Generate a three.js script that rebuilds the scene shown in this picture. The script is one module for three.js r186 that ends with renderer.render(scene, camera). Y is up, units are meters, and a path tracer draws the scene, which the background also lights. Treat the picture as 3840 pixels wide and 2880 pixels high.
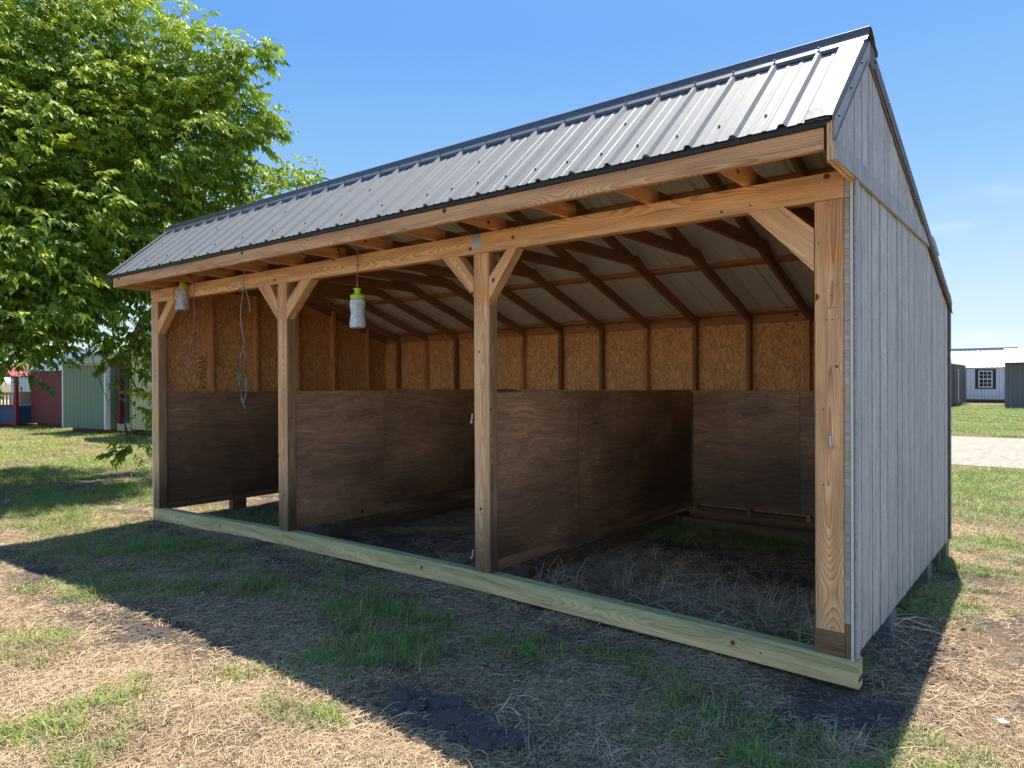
import * as THREE from 'three';
import { mergeGeometries } from 'three/addons/utils/BufferGeometryUtils.js';

// small maths used throughout: interpolation and value noise
const lerp = (a, b, t) => a + (b - a) * t, clamp = (x, a = 0, b = 1) => Math.min(b, Math.max(a, x));
const sstep = (a, b, x) => { const t = clamp((x - a) / (b - a)); return t * t * (3 - 2 * t); };
const hash = (x, y, s) => { let h = Math.imul(x, 374761393) ^ Math.imul(y, 668265263) ^ Math.imul(s, 1442695041); h = Math.imul(h ^ (h >>> 13), 1274126177); return ((h ^ (h >>> 16)) >>> 0) / 4294967296; };
function vnoise(x, y, s = 1, px = 0, py = 0) {         // value noise 0..1, optional period
  let ix = Math.floor(x), iy = Math.floor(y); const fx = x - ix, fy = y - iy, u = fx * fx * (3 - 2 * fx), v = fy * fy * (3 - 2 * fy);
  const w = (n, p) => (p ? ((n % p) + p) % p : n);
  const a = hash(w(ix, px), w(iy, py), s), b = hash(w(ix + 1, px), w(iy, py), s), c = hash(w(ix, px), w(iy + 1, py), s), d = hash(w(ix + 1, px), w(iy + 1, py), s);
  return lerp(lerp(a, b, u), lerp(c, d, u), v);
}
function fbm(x, y, s = 1, o = 4, px = 0, py = 0) { let a = 0.5, t = 0, n = 0; for (let i = 0; i < o; i++) { t += a * vnoise(x, y, s + i * 17, px, py); n += a; a *= 0.5; x *= 2; y *= 2; px *= 2; py *= 2; } return t / n; }


// ---------------------------------------------------------------- camera, sky, sun, exposure
const scene = new THREE.Scene();
const camera = new THREE.PerspectiveCamera(56.88, 4 / 3, 0.05, 1200);
{
  const yaw = 0.6672, pitch = -0.0038, roll = -0.0044;
  const f = new THREE.Vector3(-Math.sin(yaw) * Math.cos(pitch), Math.sin(pitch), -Math.cos(yaw) * Math.cos(pitch));
  const r = new THREE.Vector3(Math.cos(yaw), 0, -Math.sin(yaw)), u = new THREE.Vector3().crossVectors(r, f);
  const R = r.clone().multiplyScalar(Math.cos(roll)).addScaledVector(u, Math.sin(roll));
  const U = u.clone().multiplyScalar(Math.cos(roll)).addScaledVector(r, -Math.sin(roll));
  camera.quaternion.setFromRotationMatrix(new THREE.Matrix4().makeBasis(R, U, f.clone().negate()));
  camera.position.set(0.837, 1.509, 3.772);
}
const SUN = new THREE.Vector3(-0.085, 1, -0.47).normalize();
const EXPOSURE = 3.45;
{
  const W = 1024, H = 512, data = new Float32Array(W * H * 4), d = new THREE.Vector3();
  const sm = (a, b, x) => { const t = Math.min(1, Math.max(0, (x - a) / (b - a))); return t * t * (3 - 2 * t); };
  const stops = [[0, [1.05, 1.1, 1.12]], [0.06, [0.74, 0.92, 1.0]], [0.16, [0.48, 0.74, 0.97]], [0.27, [0.27, 0.55, 0.94]], [0.43, [0.13, 0.38, 0.89]], [0.7, [0.1, 0.32, 0.82]], [1, [0.1, 0.31, 0.8]]];
  for (let j = 0; j < H; j++) for (let i = 0; i < W; i++) {
    const el = ((j + 0.5) / H - 0.5) * Math.PI, az = ((i + 0.5) / W - 0.5) * 2 * Math.PI;
    d.set(Math.cos(az) * Math.cos(el), Math.sin(el), Math.sin(az) * Math.cos(el));
    const s = Math.max(0, d.y), k = (j * W + i) * 4;
    let n = 0; while (n < stops.length - 2 && s > stops[n + 1][0]) n++;
    const t = Math.min(1, (s - stops[n][0]) / (stops[n + 1][0] - stops[n][0]));
    const c = Math.max(-1, Math.min(1, d.dot(SUN))), a = Math.acos(c) * 57.3;
    const glow = 0.30 * Math.exp(-a / 24) + 2.5 * Math.exp(-a / 8);
    const anti = 1 + 0.4 * sm(70, 130, a);
    const w = [0.9, 0.98, 1.0];
    for (let q = 0; q < 3; q++) {
      let v = stops[n][1][q] * (1 - t) + stops[n + 1][1][q] * t;
      v = v * anti + glow * w[q];
      if (d.y > 0.02 && d.y < 0.3) { const k2 = 1 / (d.y + 0.06), wq = fbm(d.x * k2 * 2.2 + 7, d.z * k2 * 2.2 + 3, 303, 5); v = lerp(v, 1.05, 0.5 * sstep(0.62, 0.8, wq) * sstep(0.02, 0.06, d.y) * sstep(0.3, 0.12, d.y)); }
      if (d.y < 0) v = v * sm(-0.3, 0, d.y) + [0.3, 0.26, 0.18][q] * (1 - sm(-0.3, 0, d.y));
      data[k + q] = v / EXPOSURE;
    }
    data[k + 3] = 1;
  }
  const tex = new THREE.DataTexture(data, W, H, THREE.RGBAFormat, THREE.FloatType);
  tex.mapping = THREE.EquirectangularReflectionMapping; tex.magFilter = tex.minFilter = THREE.LinearFilter; tex.needsUpdate = true;
  scene.background = tex; scene.environment = tex;
}
const sun = new THREE.DirectionalLight(new THREE.Color(1, 0.94, 0.83), 3.05);
sun.name = 'sun'; sun.position.copy(SUN).multiplyScalar(40).add(new THREE.Vector3(-6, 0, 0)); sun.target.position.set(-6, 0, 0);
sun.castShadow = true; sun.shadow.mapSize.set(4096, 4096);
Object.assign(sun.shadow.camera, { left: -30, right: 30, top: 30, bottom: -30, near: 1, far: 120 });
scene.add(sun, sun.target);

// ---------------------------------------------------------------- helpers
var rng = (s) => () => { s = (s + 0x6d2b79f5) | 0; let t = Math.imul(s ^ (s >>> 15), 1 | s); t = (t + Math.imul(t ^ (t >>> 7), 61 | t)) ^ t; return ((t ^ (t >>> 14)) >>> 0) / 4294967296; };
const R0 = rng(11);
function dataTex(w, h, fn, srgb = true) {
  const d = new Uint8Array(w * h * 4);
  for (let y = 0; y < h; y++) for (let x = 0; x < w; x++) { const c = fn(x, y), k = (y * w + x) * 4; d[k] = clamp(c[0], 0, 255); d[k + 1] = clamp(c[1], 0, 255); d[k + 2] = clamp(c[2], 0, 255); d[k + 3] = 255; }
  const t = new THREE.DataTexture(d, w, h); t.wrapS = t.wrapT = THREE.RepeatWrapping; t.magFilter = THREE.LinearFilter; t.minFilter = THREE.LinearMipmapLinearFilter; t.generateMipmaps = true;
  if (srgb) t.colorSpace = THREE.SRGBColorSpace; t.needsUpdate = true; return t;
}
function canvasTex(w, h, draw, srgb = true) {
  const c = document.createElement('canvas'); c.width = w; c.height = h; draw(c.getContext('2d'), w, h);
  const t = new THREE.CanvasTexture(c); t.wrapS = t.wrapT = THREE.RepeatWrapping; if (srgb) t.colorSpace = THREE.SRGBColorSpace; return t;
}
const rep = (t, u, v) => { const c = t.clone(); c.repeat.set(u, v); c.needsUpdate = true; return c; };

const used = new Map();
function numbered(n) { const k = used.get(n) || 0; used.set(n, k + 1); return k ? n + '_' + String(k).padStart(3, '0') : n; }
function shade(o) { o.castShadow = o.receiveShadow = true; return o; }
function mesh(name, geo, mat, parent = scene) { const m = shade(new THREE.Mesh(geo, mat)); m.name = parent === scene ? numbered(name) : name; parent.add(m); return m; }
function tag(o, label, category, group, kind) { o.userData.label = label; if (category) o.userData.category = category; if (group) o.userData.group = group; if (kind) o.userData.kind = kind; return o; }
function thing(name, label, category, pos = [0, 0, 0], turn = 0, group) { const g = new THREE.Group(); g.name = numbered(name); g.position.set(...pos); g.rotation.y = turn; scene.add(g); return tag(g, label, category, group); }

function G(pos, uv, idx, col) {
  const g = new THREE.BufferGeometry();
  g.setAttribute('position', new THREE.Float32BufferAttribute(pos, 3)); g.setAttribute('uv', new THREE.Float32BufferAttribute(uv, 2));
  if (col) g.setAttribute('color', new THREE.Float32BufferAttribute(col, 3));
  g.setIndex(idx); g.computeVertexNormals(); return g;
}
// Chamfered stick of timber from a to b: w along the side axis, h along the up axis; (a, b run through the section's centre)
function timber(a, b, w, h, o = {}) {
  const A = new THREE.Vector3(...a), B = new THREE.Vector3(...b), dir = B.clone().sub(A), len = dir.length(); dir.normalize();
  const up0 = new THREE.Vector3(...(o.up || (Math.abs(dir.y) > 0.9 ? [0, 0, 1] : [0, 1, 0])));
  const side = new THREE.Vector3().crossVectors(dir, up0).normalize(), up = new THREE.Vector3().crossVectors(side, dir);
  const c = Math.min(o.ch ?? 0.004, w / 4, h / 4), hw = w / 2, hh = h / 2, segs = o.segs || 1;
  const ring = [[-hw + c, -hh], [hw - c, -hh], [hw, -hh + c], [hw, hh - c], [hw - c, hh], [-hw + c, hh], [-hw, hh - c], [-hw, -hh + c]];
  const ru = o.u ?? R0() * 4, rv = o.v ?? 0.01 + R0() * Math.max(0.01, 0.27 - Math.max(w, h));
  const pos = [], uv = [], idx = [], col = [], P = new THREE.Vector3();
  const at = (t, s, v) => { P.copy(A).addScaledVector(dir, t * len).addScaledVector(side, s).addScaledVector(up, v); if (o.bow) P.y += o.bow(t); pos.push(P.x, P.y, P.z); const k = o.col ? o.col(t, s / hw, v / hh) : [1, 1, 1]; col.push(...k); };
  let per = 0;
  for (let i = 0; i < 8; i++) {
    const p = ring[i], q = ring[(i + 1) % 8], e = Math.hypot(q[0] - p[0], q[1] - p[1]), s0 = pos.length / 3;
    const v0 = i % 2 === 0 ? rv : rv + (i === 1 || i === 5 ? per : 0);
    for (let j = 0; j <= segs; j++) { at(j / segs, p[0], p[1]); at(j / segs, q[0], q[1]); const U = ru + (j / segs) * len + (i > 3 ? 1.3 : 0) + (i === 2 ? 0.6 : 0); uv.push(U, v0, U, v0 + e); }
    for (let j = 0; j < segs; j++) { const k = s0 + j * 2; idx.push(k, k + 1, k + 2, k + 1, k + 3, k + 2); }
    per += 0;
  }
  for (const t of [0, 1]) {
    const s0 = pos.length / 3; for (const p of ring) { at(t, p[0], p[1]); uv.push(ru + p[0] * 0.15, rv + 0.1 + p[1]); }
    for (let i = 1; i < 7; i++) t ? idx.push(s0, s0 + i, s0 + i + 1) : idx.push(s0, s0 + i + 1, s0 + i);
  }
  return G(pos, uv, idx, col);
}
// axis-aligned stick given by its corners
function box(x0, x1, y0, y1, z0, z1, o = {}) {
  const dx = x1 - x0, dy = y1 - y0, dz = z1 - z0, m = Math.max(dx, dy, dz), X = (x0 + x1) / 2, Y = (y0 + y1) / 2, Z = (z0 + z1) / 2;
  if (dx === m) return timber([x0, Y, Z], [x1, Y, Z], dz, dy, { ch: 0.003, ...o });
  if (dy === m) return timber([X, y0, Z], [X, y1, Z], dx, dz, { ch: 0.003, ...o });
  return timber([X, Y, z0], [X, Y, z1], dx, dy, { ch: 0.003, ...o });
}
// flat polygon pushed out between two planes. axis 'x': pts are [z, y]; axis 'z': pts are [x, y]
function prism(pts, axis, a0, a1, o = {}) {
  const area = pts.reduce((s, p, i) => { const q = pts[(i + 1) % pts.length]; return s + p[0] * q[1] - q[0] * p[1]; }, 0);
  let P = area < 0 ? pts.slice().reverse() : pts; const n = P.length;
  const pos = [], uv = [], idx = [], ca = Math.cos(o.uvAngle || 0), sa = Math.sin(o.uvAngle || 0), ou = o.u ?? R0() * 3, ov = o.v ?? R0() * 3;
  const put = (p, a) => (axis === 'x' ? pos.push(a, p[1], p[0]) : pos.push(p[0], p[1], a));
  const tri = THREE.ShapeUtils.triangulateShape(P.map((p) => new THREE.Vector2(...p)), []);
  const flip = axis === 'x';
  for (const [a, front] of [[Math.max(a0, a1), true], [Math.min(a0, a1), false]]) {
    const s = pos.length / 3; for (const p of P) { put(p, a); uv.push(ou + p[0] * ca + p[1] * sa, ov - p[0] * sa + p[1] * ca); }
    for (const t of tri) (front !== flip) ? idx.push(s + t[0], s + t[1], s + t[2]) : idx.push(s + t[0], s + t[2], s + t[1]);
  }
  const hi = Math.max(a0, a1), lo = Math.min(a0, a1);
  for (let i = 0; i < n; i++) {
    const p = P[i], q = P[(i + 1) % n], e = Math.hypot(q[0] - p[0], q[1] - p[1]), s = pos.length / 3;
    put(p, hi); put(p, lo); put(q, lo); put(q, hi); uv.push(ou, ov, ou, ov + hi - lo, ou + e, ov + hi - lo, ou + e, ov);
    flip ? idx.push(s, s + 2, s + 1, s, s + 3, s + 2) : idx.push(s, s + 1, s + 2, s, s + 2, s + 3);
  }
  const col = new Array(pos.length).fill(1);
  if (o.col) for (let i = 0; i < pos.length; i += 3) { const k = o.col(pos[i], pos[i + 1], pos[i + 2]); col[i] = k[0]; col[i + 1] = k[1]; col[i + 2] = k[2]; }
  return G(pos, uv, idx, col);
}
// sheet grid of quads from fn(s, t) with uv in metres and stain colours
function sheet(nu, nv, fn, uvf, colf) {
  const pos = [], uv = [], idx = [], col = [];
  for (let j = 0; j <= nv; j++) for (let i = 0; i <= nu; i++) { pos.push(...fn(i / nu, j / nv)); uv.push(...uvf(i / nu, j / nv)); col.push(...(colf ? colf(i / nu, j / nv) : [1, 1, 1])); }
  for (let j = 0; j < nv; j++) for (let i = 0; i < nu; i++) { const k = j * (nu + 1) + i; idx.push(k, k + 1, k + nu + 2, k, k + nu + 2, k + nu + 1); }
  return G(pos, uv, idx, col);
}
function tube(pts, r, seg = 5, div = 3) { return new THREE.TubeGeometry(new THREE.CatmullRomCurve3(pts.map((p) => new THREE.Vector3(...p))), pts.length * div, r, seg, false); }
// limb with taper
function limb(pts, r0, r1, seg = 7, div = 4) {
  const c = new THREE.CatmullRomCurve3(pts.map((p) => new THREE.Vector3(...p))), n = pts.length * div, g = new THREE.TubeGeometry(c, n, 1, seg, false), P = g.attributes.position, q = new THREE.Vector3();
  for (let i = 0; i <= n; i++) { c.getPointAt(i / n, q); const r = lerp(r0, r1, i / n); for (let j = 0; j <= seg; j++) { const k = i * (seg + 1) + j; P.setXYZ(k, q.x + (P.getX(k) - q.x) * r, q.y + (P.getY(k) - q.y) * r, q.z + (P.getZ(k) - q.z) * r); } }
  g.computeVertexNormals(); return g;
}

// ---------------------------------------------------------------- textures
function pineTexture(seed, early, late, knotN) {
  const W = 2048, H = 256, LX = 2.4, LY = 0.3, r = rng(seed), knots = [];
  for (let i = 0; i < knotN; i++) knots.push([r() * LX, r() * LY, 0.004 + r() * 0.012]);
  return dataTex(W, H, (px, py) => {
    const X = (px / W) * LX, Y = (py / H) * LY;
    let yc = 0.15 + 0.1 * (vnoise(X * 1.25, 3.3, seed, 3, 0) - 0.5), dd = 0.012 + 0.075 * vnoise(X * 2.5, 8.1, seed + 5, 6, 0);
    let rr = Math.hypot(Y - yc, dd) + 0.010 * fbm(X * 5, Y * 22, seed + 9, 2, 12, 0), kd = 0, kc = 0;
    for (const [kx, ky, kr] of knots) {
      let dx = X - kx; if (dx > LX / 2) dx -= LX; if (dx < -LX / 2) dx += LX; const dy = Y - ky;
      const g = Math.exp(-(dx * dx) / (kr * kr * 22) - (dy * dy) / (kr * kr * 5)); rr += g * kr * 1.1;
      const d = Math.hypot(dx * 0.9, dy) / kr; if (d < 1.25) { kd = Math.max(kd, sstep(1.25, 0.85, d)); kc = 0.5 + 0.5 * Math.sin(d * 16); }
    }
    const q = rr / 0.0085, s = q - Math.floor(q), late_ = Math.pow(s, 2.2) * (1 - sstep(0.93, 1, s));
    const fiber = (vnoise(X * 10, Y * 700, seed + 21, 24, 0) - 0.5) * 0.16 + (fbm(X * 2.5, Y * 30, seed + 31, 3, 6, 0) - 0.5) * 0.34;
    const k = clamp(late_ * 0.85), c = [0, 1, 2].map((i) => lerp(early[i], late[i], k) * (1 + fiber));
    if (vnoise(X * 2.5, Y * 260, seed + 77, 6, 0) > 0.955) for (let i = 0; i < 3; i++) c[i] *= 0.55;
    if (kd) { const kn = [92 + 30 * kc, 52 + 18 * kc, 30 + 10 * kc]; for (let i = 0; i < 3; i++) c[i] = lerp(c[i], kn[i], kd * 0.9); }
    return c;
  });
}
const pineA = pineTexture(3, [246, 206, 156], [190, 124, 76], 6), pineB = pineTexture(8, [244, 210, 164], [196, 138, 92], 4), pineD = pineTexture(41, [250, 228, 176], [214, 176, 118], 3), pineC = pineTexture(23, [240, 204, 158], [184, 122, 80], 8);
const osbTex = canvasTex(1024, 1024, (g, W, H) => {
  const r = rng(77); g.fillStyle = 'rgb(214,166,112)'; g.fillRect(0, 0, W, H);
  for (let i = 0; i < 9000; i++) {
    const x = r() * W, y = r() * H, l = 18 + r() * 80, w = 5 + r() * 17, a = r() < 0.65 ? (r() - 0.5) * 1.1 + Math.PI / 2 : r() * 6.3, t = r();
    const b = 0.95 + r() * 0.4; g.fillStyle = `rgba(${Math.min(255, (206 - 40 * t) * b)},${(156 - 40 * t) * b},${(104 - 38 * t) * b},${0.55 + r() * 0.4})`;
    for (const ox of [0, -W, W]) for (const oy of [0, -H, H]) { if (x + ox < -90 || x + ox > W + 90 || y + oy < -90 || y + oy > H + 90) continue; g.save(); g.translate(x + ox, y + oy); g.rotate(a); g.fillRect(-l / 2, -w / 2, l, w); g.fillStyle; g.restore(); }
    if (r() < 0.12) { g.fillStyle = `rgba(96,58,30,${0.2 + r() * 0.35})`; g.save(); g.translate(x, y); g.rotate(a); g.fillRect(-l / 3, -1.5, l / 1.5, 2.5); g.restore(); }
  }
});
const plyTex = dataTex(1024, 1024, (x, y) => {
  const X = x / 1024, Y = y / 1024, w = fbm(X * 4, Y * 10, 5, 3, 4, 10), q = Y * 16 + w * 6.5, s = 0.5 + 0.5 * Math.sin(q * 6.28), f = vnoise(X * 40, Y * 500, 9, 40, 500), b = fbm(X * 5, Y * 5, 15, 4, 5, 5), st = fbm(X * 6, Y * 48, 25, 3, 6, 48);
  const k = 0.78 + 0.035 * s + 0.14 * (f - 0.5) + 0.26 * (b - 0.5) + 0.16 * (st - 0.5);
  const ln = vnoise(X * 3, Y * 220 + w * 30, 61, 3, 0); const kk = k * (0.9 + 0.2 * ln) * (vnoise(X * 9, Y * 160, 71, 9, 160) > 0.95 ? 0.85 : 1); return [250 * kk, 196 * kk, 148 * kk];
});
const sidingTex = dataTex(1024, 1024, (x, y) => {        // u across, v along the grain (vertical)
  const X = x / 1024, Y = y / 1024, f = vnoise(X * 260, Y * 14, 3, 260, 14), g = fbm(X * 60, Y * 5, 13, 3, 60, 5), p = hash(x, y, 4), c = vnoise(X * 330, Y * 90, 33, 330, 90);
  const k = 0.94 + 0.2 * (f - 0.5) + 0.2 * (g - 0.5) + 0.16 * (fbm(X * 7, Y * 3, 43, 3, 7, 3) - 0.5) + 0.1 * (p - 0.5) + (c > 0.8 ? 0.13 : 0) - (c < 0.1 ? 0.16 : 0);
  return [226 * k, 228 * k, 232 * k];
});
const groundTex = canvasTex(2048, 2048, (g, W, H) => {   // straw litter seen from above, kept pale so that it tints the base colours
  const r = rng(5); g.fillStyle = 'rgb(150,146,140)'; g.fillRect(0, 0, W, H);
  for (let i = 0; i < 9000; i++) { const b = 70 + r() * 120; g.fillStyle = `rgba(${b},${b * 0.97},${b * 0.93},0.35)`; const s = 3 + r() * 16; g.beginPath(); g.arc(r() * W, r() * H, s, 0, 6.3); g.fill(); }
  for (let i = 0; i < 42000; i++) {
    const x = r() * W, y = r() * H, l = 12 + r() * 60, a = r() * 6.3, t = r(), b = t < 0.3 ? 60 + r() * 60 : 165 + r() * 90;
    g.strokeStyle = `rgba(${b},${b * 0.96},${b * 0.9},${0.35 + r() * 0.5})`; g.lineWidth = 1.2 + r() * 2.6;
    for (const ox of [0, -W, W]) for (const oy of [0, -H, H]) { if (x + ox < -80 || x + ox > W + 80 || y + oy < -80 || y + oy > H + 80) continue; g.beginPath(); g.moveTo(x + ox, y + oy); g.quadraticCurveTo(x + ox + Math.cos(a) * l / 2 + (r() - 0.5) * 14, y + oy + Math.sin(a) * l / 2, x + ox + Math.cos(a) * l, y + oy + Math.sin(a) * l); g.stroke(); }
  }
});
const groundBump = dataTex(512, 512, (x, y) => { const v = 255 * (0.6 * fbm(x / 16, y / 16, 3, 4, 32, 32) + 0.4 * vnoise(x / 3, y / 3, 8, 170, 170)); return [v, v, v]; }, false);
const barkTex = dataTex(256, 256, (x, y) => { const v = fbm(x / 8, y / 40, 4, 4, 32, 6); const k = 50 + 110 * v; return [k, k * 0.9, k * 0.8]; });
const gravelTex = dataTex(512, 512, (x, y) => { const v = 0.3 * vnoise(x / 4, y / 4, 3, 128, 128) + 0.55 * (fbm(x / 16, y / 16, 7, 4, 32, 32) - 0.2) + 0.3 * hash(x, y, 8); const k = 105 + 150 * v; return [k, k * 0.97, k * 0.91]; });
const grooveTex = dataTex(256, 256, (x, y) => { const s = x % 64, k = 240 - (s < 5 ? 90 : 0) + (hash(x, y, 2) - 0.5) * 14 + (vnoise(x / 3, y / 60, 4) - 0.5) * 22; return [k, k, k]; });
const crumpleTex = dataTex(256, 256, (x, y) => { const v = 255 * Math.abs(2 * fbm(x / 40, y / 40, 6, 4, 6, 6) - 1); return [v, v, v]; }, false);

// ---------------------------------------------------------------- materials
const lin = (r, g, b) => new THREE.Color().setRGB(r, g, b);
const std = (o) => new THREE.MeshStandardMaterial({ roughness: 0.8, ...o });
const wood = (t, c, o = {}) => { const m = rep(t, 1 / 2.4, 1 / 0.3); return std({ map: m, color: c, vertexColors: true, bumpMap: m, bumpScale: 0.0015, roughness: 0.78, ...o }); };
const M = {
  header: wood(pineA, lin(1.0, 0.93, 0.86)), header2: wood(pineC, lin(0.86, 0.58, 0.4)), post: wood(pineB, lin(1.0, 0.88, 0.78)), post2: wood(pineC, lin(1.0, 0.88, 0.76)),
  brace: wood(pineA, lin(0.92, 0.82, 0.7)), fascia: wood(pineC, lin(0.8, 0.7, 0.6)), truss: wood(pineB, lin(0.32, 0.24, 0.2)), truss2: wood(pineB, lin(0.4, 0.29, 0.24)), tie: wood(pineB, lin(0.38, 0.27, 0.22)), lookout: wood(pineC, lin(0.92, 0.7, 0.52)),  // tie tinted dark and lookout orange to stand in for shade and bounced light
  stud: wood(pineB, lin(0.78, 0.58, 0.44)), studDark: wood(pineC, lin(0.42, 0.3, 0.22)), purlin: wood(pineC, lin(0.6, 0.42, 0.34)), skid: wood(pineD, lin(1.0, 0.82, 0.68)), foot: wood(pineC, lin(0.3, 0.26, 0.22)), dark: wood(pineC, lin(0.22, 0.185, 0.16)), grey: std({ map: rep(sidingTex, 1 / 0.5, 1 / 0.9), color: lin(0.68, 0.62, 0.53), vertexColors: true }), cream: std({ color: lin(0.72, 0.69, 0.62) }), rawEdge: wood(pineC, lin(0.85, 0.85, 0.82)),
  osb: std({ map: rep(osbTex, 1 / 0.85, 1 / 0.85), vertexColors: true, roughness: 0.85 }), ply: std({ map: rep(plyTex, 1 / 1.7, 1 / 1.7), vertexColors: true, roughness: 0.62, bumpMap: rep(plyTex, 1 / 1.7, 1 / 1.7), bumpScale: 0.002 }),
  siding: std({ map: rep(sidingTex, 1 / 0.9, 1 / 0.9), color: lin(0.66, 0.665, 0.6), vertexColors: true, bumpMap: rep(sidingTex, 1 / 0.9, 1 / 0.9), bumpScale: 0.002, roughness: 0.75 }),
  trim: std({ map: rep(sidingTex, 1 / 0.9, 1 / 0.9), color: lin(0.5, 0.51, 0.47), bumpMap: rep(sidingTex, 1 / 0.9, 1 / 0.9), bumpScale: 0.002, roughness: 0.7 }), trimBrown: std({ map: rep(sidingTex, 1 / 0.9, 1 / 0.9), color: lin(0.22, 0.2, 0.18) }), groove: std({ color: lin(0.07, 0.072, 0.076) }),
  metal: new THREE.MeshPhysicalMaterial({ color: lin(0.225, 0.225, 0.222), metalness: 0.06, roughness: 0.55, specularIntensity: 0.32, bumpMap: rep(crumpleTex, 0.8, 0.8), bumpScale: 0.0012 }), metalTrim: new THREE.MeshPhysicalMaterial({ color: lin(0.17, 0.172, 0.176), roughness: 0.5, specularIntensity: 0.3, bumpMap: rep(crumpleTex, 1.5, 1.5), bumpScale: 0.003 }), metalCap: std({ color: lin(0.11, 0.112, 0.118), metalness: 0.2, roughness: 0.4 }), metalUnder: std({ color: lin(0.76, 0.74, 0.66), roughness: 0.7 }), metalDark: std({ color: lin(0.02, 0.021, 0.024), metalness: 0.1, roughness: 0.5 }),
  steel: std({ color: lin(0.55, 0.57, 0.58), metalness: 0.85, roughness: 0.42 }), screw: std({ color: lin(0.015, 0.015, 0.017), roughness: 0.6 }), block: std({ map: rep(sidingTex, 2, 2), color: lin(0.2, 0.195, 0.18) }),
};

// ---------------------------------------------------------------- ground
const FX = [[-400, -0.02], [-7.3, -0.035], [-4.8, 0.012], [-2.4, 0.018], [0, -0.03], [1, -0.03], [400, -0.02]];
const ramp = (x) => { for (let i = 0; i < FX.length - 1; i++) if (x <= FX[i + 1][0]) return lerp(FX[i][1], FX[i + 1][1], sstep(FX[i][0], FX[i + 1][0], x)); return -0.02; };
const blob = (x, z, bx, bz, rx, rz) => Math.exp(-(((x - bx) / rx) ** 2) - (((z - bz) / rz) ** 2));
const GREEN = [[-3.9, 2.35, 0.5, 0.2], [-2.62, 2.6, 0.22, 0.18], [-6.3, 0.95, 0.8, 0.42], [-5.4, 0.62, 0.7, 0.3], [-4.6, 1.35, 0.5, 0.2], [-3.9, 0.85, 0.4, 0.2], [-3.65, 0.2, 0.4, 0.12], [-3.4, 0.85, 0.3, 0.16], [-2.5, 0.62, 0.45, 0.16], [-2.1, 1.15, 0.22, 0.2], [-0.5, 0.85, 0.4, 0.28], [-0.9, 0.42, 0.35, 0.2], [-1.6, 0.62, 0.25, 0.2], [-4.3, 1.15, 0.4, 0.18], [-4.75, 1.7, 0.35, 0.14], [-1.77, 1.83, 0.1, 0.08], [-2.0, 1.9, 0.1, 0.08],
  [0.1, -1.95, 0.22, 0.5], [0.33, 0.42, 0.13, 0.13], [0.62, 0.4, 0.22, 0.14], [0.3, -4.1, 0.9, 0.45], [0.5, -5.9, 1.4, 0.7], [-0.2, -8.2, 1.6, 1.1], [-0.5, -10, 2, 1.0], [-1.9, -2.9, 0.7, 0.4], [-0.4, -0.42, 0.25, 0.3], [-1.2, -3.1, 0.8, 0.25], [-3.3, -2.6, 0.6, 0.5], [-6.3, -0.5, 0.6, 0.3], [-6.0, -1.6, 0.6, 0.6], [-8.0, 0.55, 0.9, 0.25], [-9.4, 0.2, 1.2, 0.3], [-7.75, 0.9, 0.5, 0.2]];
const SOIL = [[-3.9, 1.8, 0.9, 0.24], [-3.0, 1.75, 0.4, 0.12], [-5.2, 1.9, 0.5, 0.15], [-1.35, 1.45, 0.42, 0.22], [0.1, 0.3, 0.28, 0.42], [0.15, -0.75, 0.25, 0.5], [-6.3, 1.58, 0.9, 0.16], [0.12, -2.9, 0.3, 0.5], [-9.5, -0.9, 2.4, 0.7], [-8.6, -2.3, 1.4, 0.5], [-3.9, -0.6, 0.8, 0.6], [-1.2, -2.2, 1.4, 0.8], [0.9, -1.3, 0.5, 1.6], [-5.6, -1.2, 1.5, 1.4], [-0.15, 0.16, 0.3, 0.2], [-10.5, -2.6, 1.6, 0.4]];
function cover(x, z) {                                   // green, soil, straw: shares of what covers the ground here
  const n1 = fbm(x * 0.9, z * 1.3, 41, 4), n2 = fbm(x * 2.6, z * 3.4, 57, 3);
  let g = 0, s = 0;
  for (const [bx, bz, rx, rz] of GREEN) g += blob(x, z, bx, bz, rx * 1.15, rz * 1.15); for (const [bx, bz, rx, rz] of SOIL) s += blob(x, z, bx, bz, rx, rz);
  const far = sstep(-8, -16, x) + sstep(-5, -9, z), left = sstep(-7.6, -8.6, x) * (1 - sstep(-13, -16, x));
  g = clamp(g * (0.05 + 1.25 * n2) * (x > -5 && z > -0.2 && x < 0 ? 0.55 : 0.85) + far * 0.85 * sstep(0.3, 0.6, n1) + left * sstep(0.5, 0.64, n1) * 0.7 + 0.4 * sstep(0.6, 0.72, n1) - 0.06);
  s = clamp(s * (0.35 + 1.1 * n2) * 0.95 + 0.6 * sstep(0.56, 0.72, n2) * (1 - far) + left * 0.75 * sstep(0.54, 0.42, n1));
  s *= 1 - 0.85 * g; return [g, s, clamp(1 - g * 0.8 - s)];
}
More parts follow.
